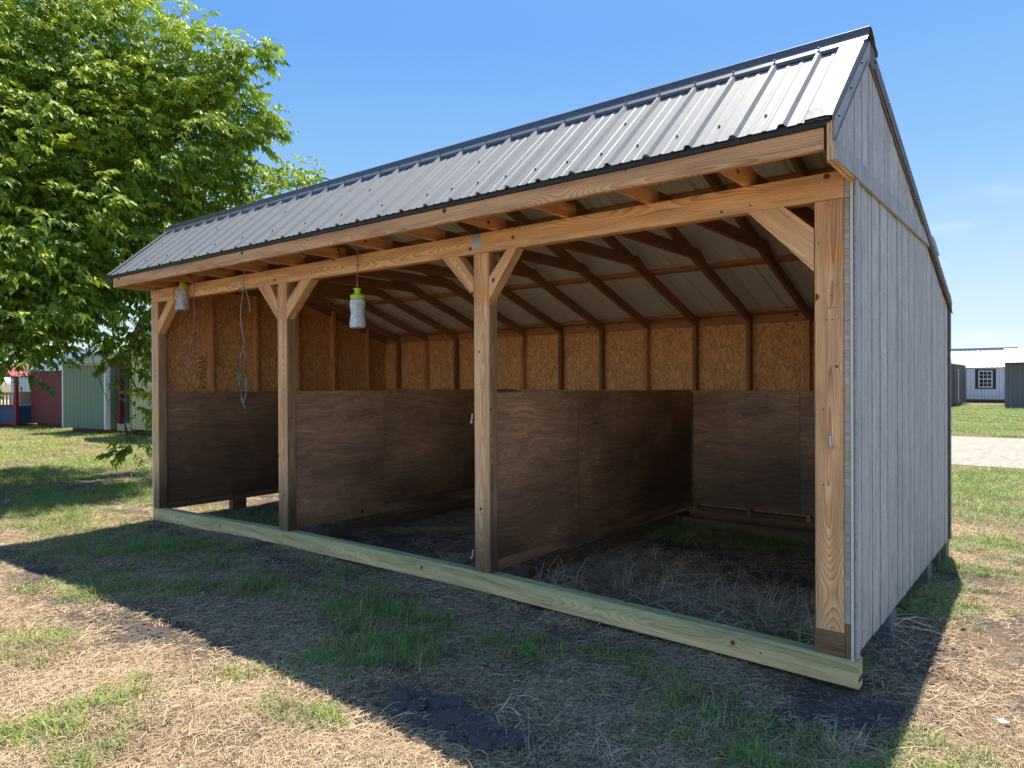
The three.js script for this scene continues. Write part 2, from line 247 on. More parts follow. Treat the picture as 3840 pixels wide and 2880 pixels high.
function groundY(x, z) {
  const near = Math.exp(-Math.max(0, Math.hypot(Math.max(0, -9 - x, x - 2), Math.max(0, -5 - z, z - 3.4))) / 2);
  let y = lerp(-0.02, ramp(x), sstep(-5, -2.5, z) * 0.999) + near * (0.05 * (fbm(x * 1.1, z * 1.1, 91, 3) - 0.5) + 0.022 * (fbm(x * 7, z * 7, 93, 3) - 0.5));
  const rut = blob(x, z, -1.38, 1.45, 0.34, 0.16) + 0.3 * blob(x, z, -1.1, 1.3, 0.25, 0.1);
  y += rut * (0.12 * (fbm(x * 6, z * 9, 101, 4) - 0.52)) - 0.02 * Math.min(1, rut);
  if (z < -10.5) y = lerp(y, -0.02, sstep(-10.5, -11, z));
  if (z < -0.1 && z > -3.5 && x > -7.3 && x < 0) y -= 0.01;
  return y;
}
{
  const line = (a, b, st) => { const o = []; for (let v = a; v < b; v += st) o.push(v); o.push(b); return o; };
  const grow = (from, to, st, k) => { const o = []; let v = from, s = st; while (Math.abs(v - from) < Math.abs(to - from)) { s *= k; v += Math.sign(to - from) * s; o.push(v); } o[o.length - 1] = to; return o; };
  const xs = [...grow(-9.2, -420, 0.045, 1.045).reverse(), ...line(-9.2, 1.8, 0.032), ...grow(1.8, 420, 0.045, 1.12)];
  const zs = [...grow(-5, -420, 0.05, 1.05).reverse(), ...line(-5, 3.4, 0.032), ...grow(3.4, 420, 0.05, 1.12)];
  const pos = [], uv = [], col = [], idx = [], n = xs.length, sg = [0.2, 0.185, 0.08], ss = [0.13, 0.103, 0.088], st = [0.37, 0.26, 0.165];
  for (const z of zs) for (const x of xs) {
    pos.push(x, groundY(x, z), z); uv.push(x, z);
    const [g, s, t] = cover(x, z), v = 0.75 + 0.5 * fbm(x * 3.1, z * 3.1, 71, 3), w = g + s + t, far = sstep(-10, -18, x) * 0.5 + sstep(-9, -14, z) * 0.2;
    for (let c = 0; c < 3; c++) col.push(v * (g * lerp(sg[c], [0.22, 0.25, 0.07][c], far) + s * ss[c] + t * lerp(st[c], [0.3, 0.27, 0.12][c], far)) / w * 1.5);
  }
  for (let j = 0; j < zs.length - 1; j++) for (let i = 0; i < n - 1; i++) { const k = j * n + i; idx.push(k, k + n, k + 1, k + 1, k + n, k + n + 1); }
  const g = G(pos, uv, idx, col);
  tag(mesh('ground', g, std({ map: rep(groundTex, 1 / 1.7, 1 / 1.7), vertexColors: true, roughness: 1, bumpMap: rep(groundBump, 1 / 0.6, 1 / 0.6), bumpScale: 0.012 })), 'trampled field of straw, bare soil and short grass', null, null, 'structure');
  const rx = grow(2, 200, 0.5, 1.15), rl = grow(0, -200, 0.4, 1.06).reverse(), rxs = [...rl, 0, 1, ...rx];
  const rp = [], ru = [], ri = [], near = (x) => -11.25 + 0.35 * (x + 1) * 0.3 + 0.5 * (vnoise(x * 0.4, 1, 5) - 0.5), farz = (x) => -18.6 - 0.25 * x * 0.3 + 0.5 * (vnoise(x * 0.3, 9, 5) - 0.5);
  rxs.forEach((x) => { for (let k = 0; k <= 8; k++) { const z = lerp(near(x), farz(x), k / 8); rp.push(x, -0.012 + 0.028 * Math.sin((k / 8) * Math.PI), z); ru.push(x, z); } });
  for (let i = 0; i < rxs.length - 1; i++) for (let k = 0; k < 8; k++) { const a = i * 9 + k; ri.push(a, a + 9, a + 1, a + 1, a + 9, a + 10); }
  tag(mesh('gravel_road', G(rp, ru, ri), std({ map: rep(gravelTex, 1 / 2.2, 1 / 2.2), color: lin(0.66, 0.63, 0.58), roughness: 1, bumpMap: rep(gravelTex, 1 / 2.2, 1 / 2.2), bumpScale: 0.01 })), 'pale gravel road crossing behind the shelter', null, null, 'structure');
}

// ---------------------------------------------------------------- the horse shelter
const L = 7.3, D = 3.49, shelter = thing('horse_shelter', 'open fronted timber stall shelter with charcoal metal roof and grey right wall', 'shelter');
const S = (name, geo, mat, parent = shelter) => mesh(name, geo, mat, parent);
const slopeR = 0.3405, RZ = -0.26, RY = 3.285, EZ = 0.435, EY = 2.668, BZ = -3.515, BY = 2.19;      // ridge, front eave, rear eave (underside of metal)
const yRear = (z) => RY + (z - RZ) * ((RY - BY) / (RZ - BZ)), yFront = (z) => RY + (z - RZ) * ((EY - RY) / (EZ - RZ)), yRoof = (z) => (z > RZ ? yFront(z) : yRear(z));
const skidTop = (x) => { const p = [[-7.3, 0.1], [-4.81, 0.158], [-2.4, 0.17], [0.02, 0.124]]; for (let i = 0; i < 3; i++) if (x <= p[i + 1][0]) return lerp(p[i][1], p[i + 1][1], clamp((x - p[i][0]) / (p[i + 1][0] - p[i][0]))); return 0.124; };
{ // skids: two new pressure-treated timbers along the front
  const sk = (a, b) => S('front_skid', timber([a, 0, -0.047], [b, 0, -0.047], 0.09, 0.139, { segs: 16, ch: 0.006, bow: (t) => skidTop(lerp(a, b, t)) - 0.0695 + 0.0015 * Math.sin(t * 9), col: (t, s, v) => { const k = 0.9 + 0.2 * vnoise(t * 14, s + v, 3); return v > 0.9 ? [0.55 * k, 0.78 * k, 0.8 * k] : [k, k, k]; } }), M.skid);
  sk(-4.808, 0.018); sk(-7.3, -4.812);
  S('rear_skid', box(-7.28, -0.02, -0.01, 0.125, -3.44, -3.39), M.studDark); S('rear_skid', box(-7.28, -0.02, -0.02, 0.11, -3.1, -3.03), M.dark);
  for (const [x, z] of [[-0.05, -1.02], [-0.05, -2.42], [-0.05, -3.4], [-7.22, -0.99], [-7.22, -3.3]]) S('support_block', box(x - 0.045, x + 0.045, -0.06, x > -1 ? 0.112 : 0.088, z - 0.09, z + 0.09, { ch: 0.006 }), x > -1 ? M.block : M.dark);
}
const PX = [[-7.287, -7.158], [-4.866, -4.722], [-2.478, -2.336], [-0.183, -0.043]];
PX.forEach(([a, b], i) => { // posts, weathered dark near the foot
  const y0 = i === 3 ? 0.252 : skidTop((a + b) / 2) + 0.002, foot = i === 3 ? 0 : 0.55, mat = i % 2 ? M.post2 : M.post;
  const post = S('post', timber([(a + b) / 2, y0, -0.048], [(a + b) / 2, 2.408, -0.048], b - a, 0.094, { segs: 54, up: [0, 0, 1], ch: 0.006, v: i === 3 ? 0.07 : 0.02 + 0.04 * i, col: (t, s, v) => {
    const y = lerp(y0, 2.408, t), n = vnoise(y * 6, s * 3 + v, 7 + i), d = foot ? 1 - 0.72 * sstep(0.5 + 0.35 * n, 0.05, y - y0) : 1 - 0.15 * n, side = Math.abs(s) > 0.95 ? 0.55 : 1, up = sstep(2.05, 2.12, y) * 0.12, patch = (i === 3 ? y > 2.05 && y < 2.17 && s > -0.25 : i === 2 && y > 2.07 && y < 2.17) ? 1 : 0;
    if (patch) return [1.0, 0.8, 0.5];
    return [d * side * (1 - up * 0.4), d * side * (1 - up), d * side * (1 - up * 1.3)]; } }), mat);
  const hook = (x, y, s) => { S('hook_bolt', mergeGeometries([tube([[x, y + 0.03, 0.012], [x, y, 0.014], [x + 0.004 * s, y - 0.022, 0.016], [x + 0.014 * s, y - 0.03, 0.02]], i === 3 ? 0.0062 : 0.0045, 7), new THREE.CylinderGeometry(0.011, 0.011, 0.012, 6).rotateX(Math.PI / 2).translate(x + 0.012 * s, y - 0.028, 0.004)]), M.steel, post); };
  if (i === 3) { hook(-0.105, 1.2, 1); const pts = []; for (const [x, y] of [[-0.16, 2.2], [-0.075, 1.98], [-0.1, 1.93], [-0.11, 1.87], [-0.088, 1.87], [-0.125, 1.81], [-0.095, 1.81], [-0.14, 0.98], [-0.14, 1.36]]) pts.push(new THREE.CylinderGeometry(0.0032, 0.0032, 0.003, 8).rotateX(Math.PI / 2).translate(x, y, 0.0012)); for (const g of pts) S('nail_hole', g, M.screw, post); }
  if (i === 2) { hook(-2.484, 1.25, -1); hook(-2.484, 0.29, -1); }
  if (i === 0) hook(-7.293, 1.24, -1);
});
S('post_foot', box(-0.184, -0.043, 0.13, 0.25, -0.095, -0.001, { ch: 0.004 }), M.foot); S('post_foot', box(-0.0425, -0.014, 0.129, 0.30, -0.09, -0.002), M.foot);
S('side_stud', box(-0.0425, -0.0145, 0.301, 2.405, -0.09, -0.001, { segs: 10, col: (t) => { const k = 0.9 + 0.25 * (vnoise(t * 9, 1, 5) - 0.5); return [k, k * 0.97, k * 0.9]; } }), M.grey); S('side_stud', box(-0.041, -0.0145, 2.409, 2.552, -0.085, -0.002), M.grey);
S('edge_strip', box(-0.0135, -0.0005, 0.128, 2.49, -0.012, 0.004), M.cream); S('edge_strip', box(-7.31, -7.29, 0.11, 2.405, -0.03, 0.0), M.cream);
S('header_beam', box(-2.4475, -0.0425, 2.411, 2.549, -0.039, 0, { segs: 6 }), M.header); S('header_beam', box(-7.32, -2.4495, 2.411, 2.549, -0.039, 0, { segs: 6, u: 1.1 }), M.header);
S('inner_header_beam', box(-7.28, -0.045, 2.413, 2.545, -0.093, -0.053), M.header2);
{ const q = rng(17); for (let k = 0; k < 16; k++) S('nail_head', new THREE.CylinderGeometry(0.0032, 0.0032, 0.0016, 8).rotateX(Math.PI / 2).translate(-0.06 - q() * 0.13, 2.43 + q() * 0.1, 0.0008), M.steel); }
{ // pressed steel joint plate with rows of teeth marks
  const gs = [box(-2.487, -2.409, 2.445, 2.575 - 0.03, 0.0005, 0.0025, { ch: 0.0005 })];
  for (let i = 0; i < 4; i++) for (let j = 0; j < 6; j++) gs.push(new THREE.BoxGeometry(0.011, 0.004, 0.002).translate(-2.478 + i * 0.02, 2.453 + j * 0.0165, 0.003));
  S('joint_plate', mergeGeometries(gs.map((g) => { g = g.toNonIndexed(); g.deleteAttribute('color'); return g; })), M.steel);
}
{ // knee braces
  const br = (pts, m = M.brace) => S('knee_brace', prism(pts, 'z', -0.083, -0.045 + 0.043, { uvAngle: Math.atan2(pts[2][1] - pts[1][1], pts[2][0] - pts[1][0]), v: 0.06 + R0() * 0.05 }), m);
  const yb = 2.4095;
  br([[-2.78, yb], [-2.62, yb], [-2.479, 2.243], [-2.479, 2.105]]); br([[-2.335, 2.08], [-2.335, 2.235], [-2.175, yb], [-2.09, yb]].map((p) => p), M.post2);
  br([[-0.523, yb], [-0.334, yb], [-0.185, 2.275], [-0.185, 2.06]], M.post); br([[-5.18, yb], [-4.985, yb], [-4.868, 2.25], [-4.868, 2.085]], M.post2); br([[-4.721, 2.08], [-4.721, 2.24], [-4.52, yb], [-4.36, yb]]); br([[-7.157, 2.05], [-7.157, 2.2], [-6.94, yb], [-6.77, yb]]);
}
S('fascia_board', box(-7.3, -0.03, 2.543, 2.643, 0.368, 0.406, { segs: 8 }), M.fascia);
S('side_fascia', box(-7.32, -7.302, 2.545, 2.64, 0.0, 0.40), M.fascia);
// trusses: every one a rear rafter, a short front rafter and a tie that runs out to the fascia
const tx = []; for (let k = 0; k < 12; k++) tx.push(-0.565 - 0.582 * k); tx.push(-0.06);
for (const x of tx) {
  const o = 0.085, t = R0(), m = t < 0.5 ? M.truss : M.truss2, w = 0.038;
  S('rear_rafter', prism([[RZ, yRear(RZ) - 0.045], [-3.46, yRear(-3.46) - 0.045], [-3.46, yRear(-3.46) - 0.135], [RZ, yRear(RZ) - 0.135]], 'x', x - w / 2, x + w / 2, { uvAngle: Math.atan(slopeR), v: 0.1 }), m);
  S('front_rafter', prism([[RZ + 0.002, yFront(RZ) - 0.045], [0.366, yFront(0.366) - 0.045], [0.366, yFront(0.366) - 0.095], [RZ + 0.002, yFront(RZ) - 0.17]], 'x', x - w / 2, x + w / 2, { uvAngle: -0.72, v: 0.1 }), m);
  if (x < -0.2 && x > -7.1) { S('tie_beam', prism([[-0.099, 2.551], [-0.099, 2.64], [-2.04, 2.64], [-2.2, 2.551]], 'x', x + w / 2 + 0.001, x + w * 1.5 - 0.002, { v: 0.1 }), M.tie); S('lookout', prism([[0.366, 2.551], [0.366, 2.64], [-0.097, 2.64], [-0.097, 2.551]], 'x', x + w / 2 + 0.001, x + w * 1.5 - 0.001, { v: 0.1 }), M.lookout); }  // same timber: front end coloured as if lit from the ground, inner run as shaded
}
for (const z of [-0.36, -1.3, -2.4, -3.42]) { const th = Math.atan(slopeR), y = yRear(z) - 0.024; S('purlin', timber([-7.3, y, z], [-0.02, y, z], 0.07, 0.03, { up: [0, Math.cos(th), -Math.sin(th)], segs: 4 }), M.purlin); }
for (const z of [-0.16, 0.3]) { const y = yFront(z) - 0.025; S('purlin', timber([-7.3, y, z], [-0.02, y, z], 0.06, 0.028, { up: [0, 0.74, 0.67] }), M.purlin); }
// metal roof: ribbed panels, ridge cap, rake and eave trims, screws
function ribPanel(x0, n, zA, yA, zB, yB, overlap) {
  const P = 0.2305, prof = []; // [x, height]
  for (let i = 0; i < n; i++) { const b = i * P; prof.push([b - 0.024, 0], [b - 0.009, 0.019], [b + 0.009, 0.019], [b + 0.024, 0], [b + 0.068, 0], [b + 0.074, 0.004], [b + 0.088, 0.004], [b + 0.094, 0], [b + 0.137, 0], [b + 0.143, 0.004], [b + 0.157, 0.004], [b + 0.163, 0]); }
  prof.push([n * P - 0.0245, 0]);
  const dz = zB - zA, dy = yB - yA, len = Math.hypot(dz, dy), nz = -dy / len * Math.sign(dz || 1), ny = Math.abs(dz) / len, NZ = dz > 0 ? -dy / len : dy / len, T = 8, pos = [], uv = [], idx = [];
  const surf = (th, rev) => {
    for (let i = 0; i < prof.length - 1; i++) {
      const s0 = pos.length / 3;
      for (let j = 0; j <= T; j++) for (const p of [prof[i], prof[i + 1]]) { const t = j / T, wav = 0.0022 * (fbm((x0 + p[0]) * 3, t * 3 + 4, 19, 2) - 0.5) * (p[1] > 0.01 ? 0 : 1), h = p[1] + th + wav; pos.push(x0 + p[0], yA + dy * t + ny * h, zA + dz * t + NZ * h); uv.push(x0 + p[0], t * len); }
      for (let j = 0; j < T; j++) { const k = s0 + j * 2; const f = (dz > 0) !== rev; f ? idx.push(k, k + 2, k + 1, k + 1, k + 2, k + 3) : idx.push(k, k + 1, k + 2, k + 1, k + 3, k + 2); }
    }
  };
  surf(0.0016 + overlap, false); const split = idx.length; surf(overlap, true);
  // cut edges at the eave and ridge
  const g0 = idx.length; for (const t of [0, 1]) for (let i = 0; i < prof.length - 1; i++) { const s0 = pos.length / 3; for (const [p, th] of [[prof[i], 0.0016], [prof[i + 1], 0.0016], [prof[i + 1], 0], [prof[i], 0]]) { const h = p[1] + th + overlap; pos.push(x0 + p[0], yA + dy * t + ny * h, zA + dz * t + NZ * h); uv.push(p[0], h); } idx.push(s0, s0 + 1, s0 + 2, s0, s0 + 2, s0 + 3); }
  const g = G(pos, uv, idx); g.addGroup(0, split, 0); g.addGroup(split, g0 - split, 1); g.addGroup(g0, idx.length - g0, 0); return g;
}
{
  const X0 = -7.352, P = 0.2305;
  for (let k = 0; k < 8; k++) { S('roof_panel', ribPanel(X0 + k * 4 * P, 4, RZ + 0.02, yFront(RZ + 0.02), EZ, EY, 0), [M.metal, M.metalUnder]); S('roof_panel', ribPanel(X0 + k * 4 * P, 4, RZ - 0.02, yRear(RZ - 0.02), BZ, BY, 0), [M.metal, M.metalUnder]); }
  // ridge cap: hemmed flanges and a raised crown
    const cp = [[RZ + 0.09, yFront(RZ + 0.09) + 0.016], [RZ + 0.087, yFront(RZ + 0.087) + 0.03], [RZ + 0.045, yFront(RZ + 0.045) + 0.033], [RZ + 0.034, yFront(RZ + 0.034) + 0.037], [RZ + 0.028, RY + 0.04], [RZ + 0.018, RY + 0.046], [RZ - 0.03, RY + 0.05], [RZ - 0.09, yRear(RZ - 0.09) + 0.05], [RZ - 0.11, yRear(RZ - 0.11) + 0.032], [RZ - 0.17, yRear(RZ - 0.17) + 0.03], [RZ - 0.175, yRear(RZ - 0.175) + 0.014]];
  const loop = [...cp, ...cp.slice().reverse().map(([z, y]) => [z, y - 0.004])];
  for (const [a, b] of [[-7.37, -4.95], [-4.95, -2.45], [-2.45, 0.03]]) S('ridge_cap', prism(loop, 'x', a + 0.001, b - 0.001), M.metalCap);
  // rake trims at both gable ends: a flat flange on the roof and a skirt down the gable
  const rake = (xa, xb, za, zb, y) => { const out = Math.sign(xb - xa), pts = [], T = 10, pos = [], uv = [], idx = [];
    const prof = [[xa, 0.0], [xa + out * 0.004, 0.022], [xb - out * 0.03, 0.024], [xb, 0.02], [xb + out * 0.002, -0.075], [xb + out * 0.012, -0.082]];
    for (let j = 0; j <= T; j++) for (const [x, h] of prof) { const z = lerp(za, zb, j / T), dent = j === T && za > -0.3 ? -0.007 * (h > 0) : 0; pos.push(x, y(z) + h * 1.25 + dent, z); uv.push(x, z); }
    const n = prof.length; for (let j = 0; j < T; j++) for (let i = 0; i < n - 1; i++) { const k = j * n + i; const f = (out > 0) === (zb > za); f ? idx.push(k, k + n, k + 1, k + 1, k + n, k + n + 1) : idx.push(k, k + 1, k + n, k + 1, k + n + 1, k + n); }
    return G(pos, uv, idx).toNonIndexed(); };
  for (const [xa, xb] of [[-0.105, 0.016], [-7.27, -7.366]]) for (const [za, zb, y] of [[RZ + 0.04, EZ + 0.012, yFront], [RZ - 0.1, BZ - 0.015, yRear]]) { const g = rake(xa, xb, za, zb, y); g.computeVertexNormals(); S('rake_trim', g, M.metalTrim); }
  S('eave_trim', box(-7.34, 0.012, 2.642, 2.677, 0.395, 0.421, { ch: 0.002 }), M.metalDark); S('eave_trim', box(-7.34, 0.0, 2.13, 2.175, -3.512, -3.502, { ch: 0.002 }), M.metalDark);
  const sc = [], q = new THREE.Quaternion().setFromUnitVectors(new THREE.Vector3(0, 1, 0), new THREE.Vector3(0, 0.75, 0.66));
  const hex = () => mergeGeometries([new THREE.CylinderGeometry(0.008, 0.008, 0.003, 8), new THREE.CylinderGeometry(0.005, 0.005, 0.007, 6).translate(0, 0.005, 0)]);
  for (let k = 0; k < 32; k++) { const x = X0 + k * P + 0.112; for (const z of [0.3, 0.02]) { if (z < 0.1 ? k % 5 !== 1 : k % 2 && k < 20) continue; const g = hex().applyQuaternion(q); g.translate(x + 0.006 * (R0() - 0.5), yFront(z) + 0.004, z); sc.push(g); } if (k % 1 === 0) { const z = RZ + 0.068, g = hex().applyQuaternion(q); g.translate(x - 0.112, yFront(z) + 0.037, z + 0.003); sc.push(g); } }
  for (let k = 0; k < 13; k++) { const z = k < 3 ? 0.36 - k * 0.22 : -0.4 - (k - 3) * 0.34, g = hex().rotateZ(-Math.PI / 2); g.translate(0.021, yRoof(z) - 0.04, z); sc.push(g); }
  const s = S('roof_screws', mergeGeometries(sc), M.screw); s.userData.kind = 'stuff';
}
// ---- right wall: grooved siding boards over a sheet, band, trims
{
  const wall = S('right_wall', prism([[-0.01, 0.14], [-0.01, 2.5], [0.415, 2.5], [0.42, yRoof(0.42) - 0.012], [RZ, RY - 0.012], [-3.47, yRear(-3.47) - 0.012], [-3.48, 0.12]], 'x', -0.0135, -0.0112, {}), M.groove);
  const bot = (z) => 0.135 + 0.02 * (z / 3.49), W = 0.1016, gap = 0.009;
  const board = (za, zb, y0, y1, x1) => { const a = Math.min(za, zb), b = Math.max(za, zb); if (b - a < 0.006) return; const pts = [[a, y0(a)], [b, y0(b)]]; const brk = a < RZ && b > RZ; pts.push([b, y1(b)]); if (brk && y1 !== cutBand) pts.push([RZ, y1(RZ)]); pts.push([a, y1(a)]); if (y1(b) - y0(b) < 0.004 && y1(a) - y0(a) < 0.004) return; const tone = 0.93 + 0.12 * R0(), sp = 0.3 + 0.25 * R0(); if (y0(a) < 0.5) { pts.splice(2, 0, [b, sp]); pts.push([a, sp]); } S('siding_board', prism(pts, 'x', -0.011, x1, { u: a * 1.0 + R0() * 2, v: R0() * 2, col: (x, y) => { const k = y < 0.2 ? 0.72 : 1; return [tone * k, tone * k * 0.985, tone * k * (k < 1 ? 0.95 : 1)]; } }), M.siding, wall); };
  const top = (z) => yRoof(z) - 0.014; function cutBand(z) { return Math.min(2.5, top(z)); }
  const widths = [0.055, 0.1, 0.1, 0.05, 0.1, 0.15]; let wi = 0;
  for (let z = -0.012; z > -3.47;) { const w = widths[wi++ % 6], e = Math.max(-3.482, z - w); board(z - gap / 2, e + gap / 2, bot, cutBand, 0.005 * (R0() - 0.5)); z = e; }
  for (let z = 0.415; z > -2.95;) { const w = widths[wi++ % 6], e = z - w; board(z - gap / 2, e + gap / 2, () => 2.545, (q) => Math.max(2.545, top(q)), 0.0105 + 0.004 * (R0() - 0.5)); z = e; }
  const tr = (pts, a = 0.011, b = 0.021, m = M.trim, n = 'trim_board') => S(n, prism(pts, 'x', a, b), m, wall);
  // band along the gable, joined at the wall corner
  tr([[-0.03, 2.495], [-0.03, 2.592], [-2.5, 2.592], [-2.78, 2.495]], 0.004, 0.02); tr([[0.425, 2.49], [0.425, 2.585], [-0.027, 2.59], [-0.027, 2.5], [0.0, 2.494]], 0.004, 0.021);
  tr([[0.428, 2.49], [0.428, 2.655], [0.36, 2.715], [0.36, 2.591]], 0.0135, 0.0225);
  tr([[0.0, 0.132], [0.0, 2.492], [-0.062, 2.492], [-0.062, 0.132]], 0.004, 0.0135); tr([[-3.42, 0.115], [-3.42, 2.26], [-3.495, 2.235], [-3.495, 0.115]], 0.004, 0.0155, M.trimBrown);
  // rake boards under the roof edge
  tr([[RZ - 0.02, yRear(RZ) - 0.02], [RZ - 0.02, yRear(RZ) - 0.13], [-3.5, yRear(-3.5) - 0.105], [-3.5, yRear(-3.5) - 0.012]], 0.0135, 0.0215, M.trimBrown, 'rake_board'); tr([[RZ - 0.018, yRear(RZ) - 0.02], [RZ - 0.018, yRear(RZ) - 0.12], [0.36, yFront(0.36) - 0.09], [0.42, yFront(0.42) - 0.012]], 0.0135, 0.0215, M.trim, 'rake_board');
  // raw edges of the gable sheet at the overhang
  for (const [y0, y1, z0, z1, x0, x1] of [[2.484, 2.489, 0.0, 0.428, 0.004, 0.02], [2.484, 2.655, 0.4285, 0.432, 0.005, 0.02], [2.484, 2.65, 0.421, 0.4275, -0.012, 0.0035], [2.478, 2.4835, 0.0, 0.42, -0.012, 0.0035]]) S('edge_strip', box(x0, x1, y0, y1, z0, z1, { ch: 0.001 }), M.rawEdge, wall);
  S('inner_sheet', prism([[-0.1, 0.16], [-0.1, 2.4], [-0.1, 2.9], [-3.4, 2.2], [-3.4, 0.16]], 'x', -0.016, -0.0265), M.osb, wall);
  for (let z = -0.6; z > -3.4; z -= 0.6) S('stud', box(-0.115, -0.027, 0.16, yRear(z) - 0.15, z - 0.019, z + 0.019), M.stud, wall);
  S('kick_board', sheet(8, 6, (s, t) => [-0.117, 0.2 + 1.2 * t, -0.12 - 3.2 * s], (s, t) => [s * 3.2, t * 1.2], () => [0.3, 0.3, 0.3]), M.ply, wall);
}
// ---- rear wall
function stain(seed, bottom = 1) { return (X, Y) => { // dirt rubbed and splashed onto the kick boards; X along, Y height 0..1
  const scuff = vnoise(X * 5, Y * 60, seed + 3) > 0.9 && vnoise(X * 1.5, Y * 4, seed + 5) > 0.5 ? 0.12 : 0; const n = fbm(X * 0.7, Y * 1.3, seed, 3), m = fbm(X * 2.2, Y * 9, seed + 7, 3), low = sstep(0.75, 0.0, Y + (n - 0.5) * 0.9) * bottom, k = clamp(0.8 - 0.58 * low + 0.25 * (m - 0.5) * (1 - low) + 0.16 * (n - 0.5) + scuff, 0.14, 1.0);
  return [k, k * lerp(0.98, 0.9, n), k * lerp(0.97, 0.84, n)]; }; }
{
  const rear = S('rear_wall', box(-7.3, 0.0, 0.12, 2.2, -3.495, -3.485, { ch: 0.001 }), M.siding);
  for (let k = 0; k < 6; k++) { const a = -7.28 + k * 1.213, b = Math.min(-0.03, a + 1.211), o = R0() * 5; S('osb_panel', sheet(1, 1, (s, t) => [lerp(a, b, s), lerp(0.12, 2.25, t), -3.478], (s, t) => [o + s * 1.2, o + t * 2.1], () => { const q = 1.08 + 0.14 * R0(); return [q, q * 0.985, q * 0.97]; }), M.osb, rear); }
  for (let k = 0; k < 12; k++) { const x = -0.58 - 0.5815 * k; if (x > -7.2) S('stud', box(x - 0.019, x + 0.019, 0.13, yRear(-3.42) - 0.12, -3.477, -3.392), k % 3 === 1 ? M.stud : M.studDark, rear); }
  S('top_plate', box(-7.26, -0.03, yRear(-3.43) - 0.13, yRear(-3.43) - 0.055, -3.476, -3.44), M.purlin, rear); S('bottom_plate', box(-7.26, -0.03, 0.125, 0.165, -3.475, -3.40), M.dark, rear);
  const st = stain(15, 0.75);
  for (const [a, b] of [[-7.14, -4.79], [-4.7, -2.41], [-2.335, -0.13]]) { const n = Math.ceil((b - a) / 1.22); for (let i = 0; i < n; i++) { const p = lerp(a, b, i / n) + 0.002, q = lerp(a, b, (i + 1) / n) - 0.002, o = R0() * 3; if (i === 1 && n > 1 && false) continue; S('kick_board', sheet(20, 16, (s, t) => [lerp(p, q, s), lerp(0.2 - 0.0 * s, 1.405, t), -3.382], (s, t) => [o + s * 1.2, o + t * 1.2], (s, t) => st(lerp(p, q, s), t).map((v) => v * 1.0)), M.ply, rear); } }
}
// ---- left wall
{
  const left = S('left_wall', prism([[-0.02, 0.1], [-0.02, 2.64], [RZ, RY - 0.02], [-3.48, yRear(-3.48) - 0.02], [-3.48, 0.1]], 'x', -7.305, -7.295), M.siding);
  for (let k = 0; k < 3; k++) { const a = -0.02 - k * 1.152, b = a - 1.15, o = R0() * 4; S('osb_panel', prism([[a, 0.12], [a, k ? yRear(a) - 0.03 : 2.78], [Math.max(b, -3.47), yRear(Math.max(b, -3.47)) - 0.03], [Math.max(b, -3.47), 0.12]], 'x', -7.292, -7.281, { u: o, v: o }), k === 3 ? M.osb : M.osb, left); }
  for (const z of [-0.66, -1.25, -1.86, -2.445, -3.06]) S('stud', box(-7.28, -7.192, 0.165, yRear(z) - 0.06, z - 0.02, z + 0.02), M.stud, left);
  S('bottom_rail', box(-7.28, -7.185, 0.082, 0.155, -3.46, -0.1), M.dark, left);
  S('top_plate', prism([[RZ, yRear(RZ) - 0.05], [-3.46, yRear(-3.46) - 0.05], [-3.46, yRear(-3.46) - 0.135], [RZ, yRear(RZ) - 0.135]], 'x', -7.279, -7.24), M.studDark, left);
  const st = stain(33, 1.0);
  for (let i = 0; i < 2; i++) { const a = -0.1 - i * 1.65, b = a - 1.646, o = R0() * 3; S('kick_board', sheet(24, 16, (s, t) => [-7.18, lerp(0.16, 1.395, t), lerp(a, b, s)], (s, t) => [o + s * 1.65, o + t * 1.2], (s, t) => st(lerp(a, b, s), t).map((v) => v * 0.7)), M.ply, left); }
  // printed stamp on the sheet: rows of small dark strokes
  const sg = [], r = rng(91); for (let row = 0; row < 3; row++) for (let k = 0; k < (row ? 15 : 7); k++) { const y = 1.44 + k * (row ? 0.026 : 0.06), z = -0.535 - row * 0.032; for (let s = 0; s < 3; s++) sg.push(new THREE.BoxGeometry(0.0012, 0.004 + r() * 0.016, 0.003 + r() * 0.012).translate(-7.2802, y + r() * 0.015, z - r() * 0.018)); }
  S('printed_stamp', mergeGeometries(sg), M.screw, left);
}
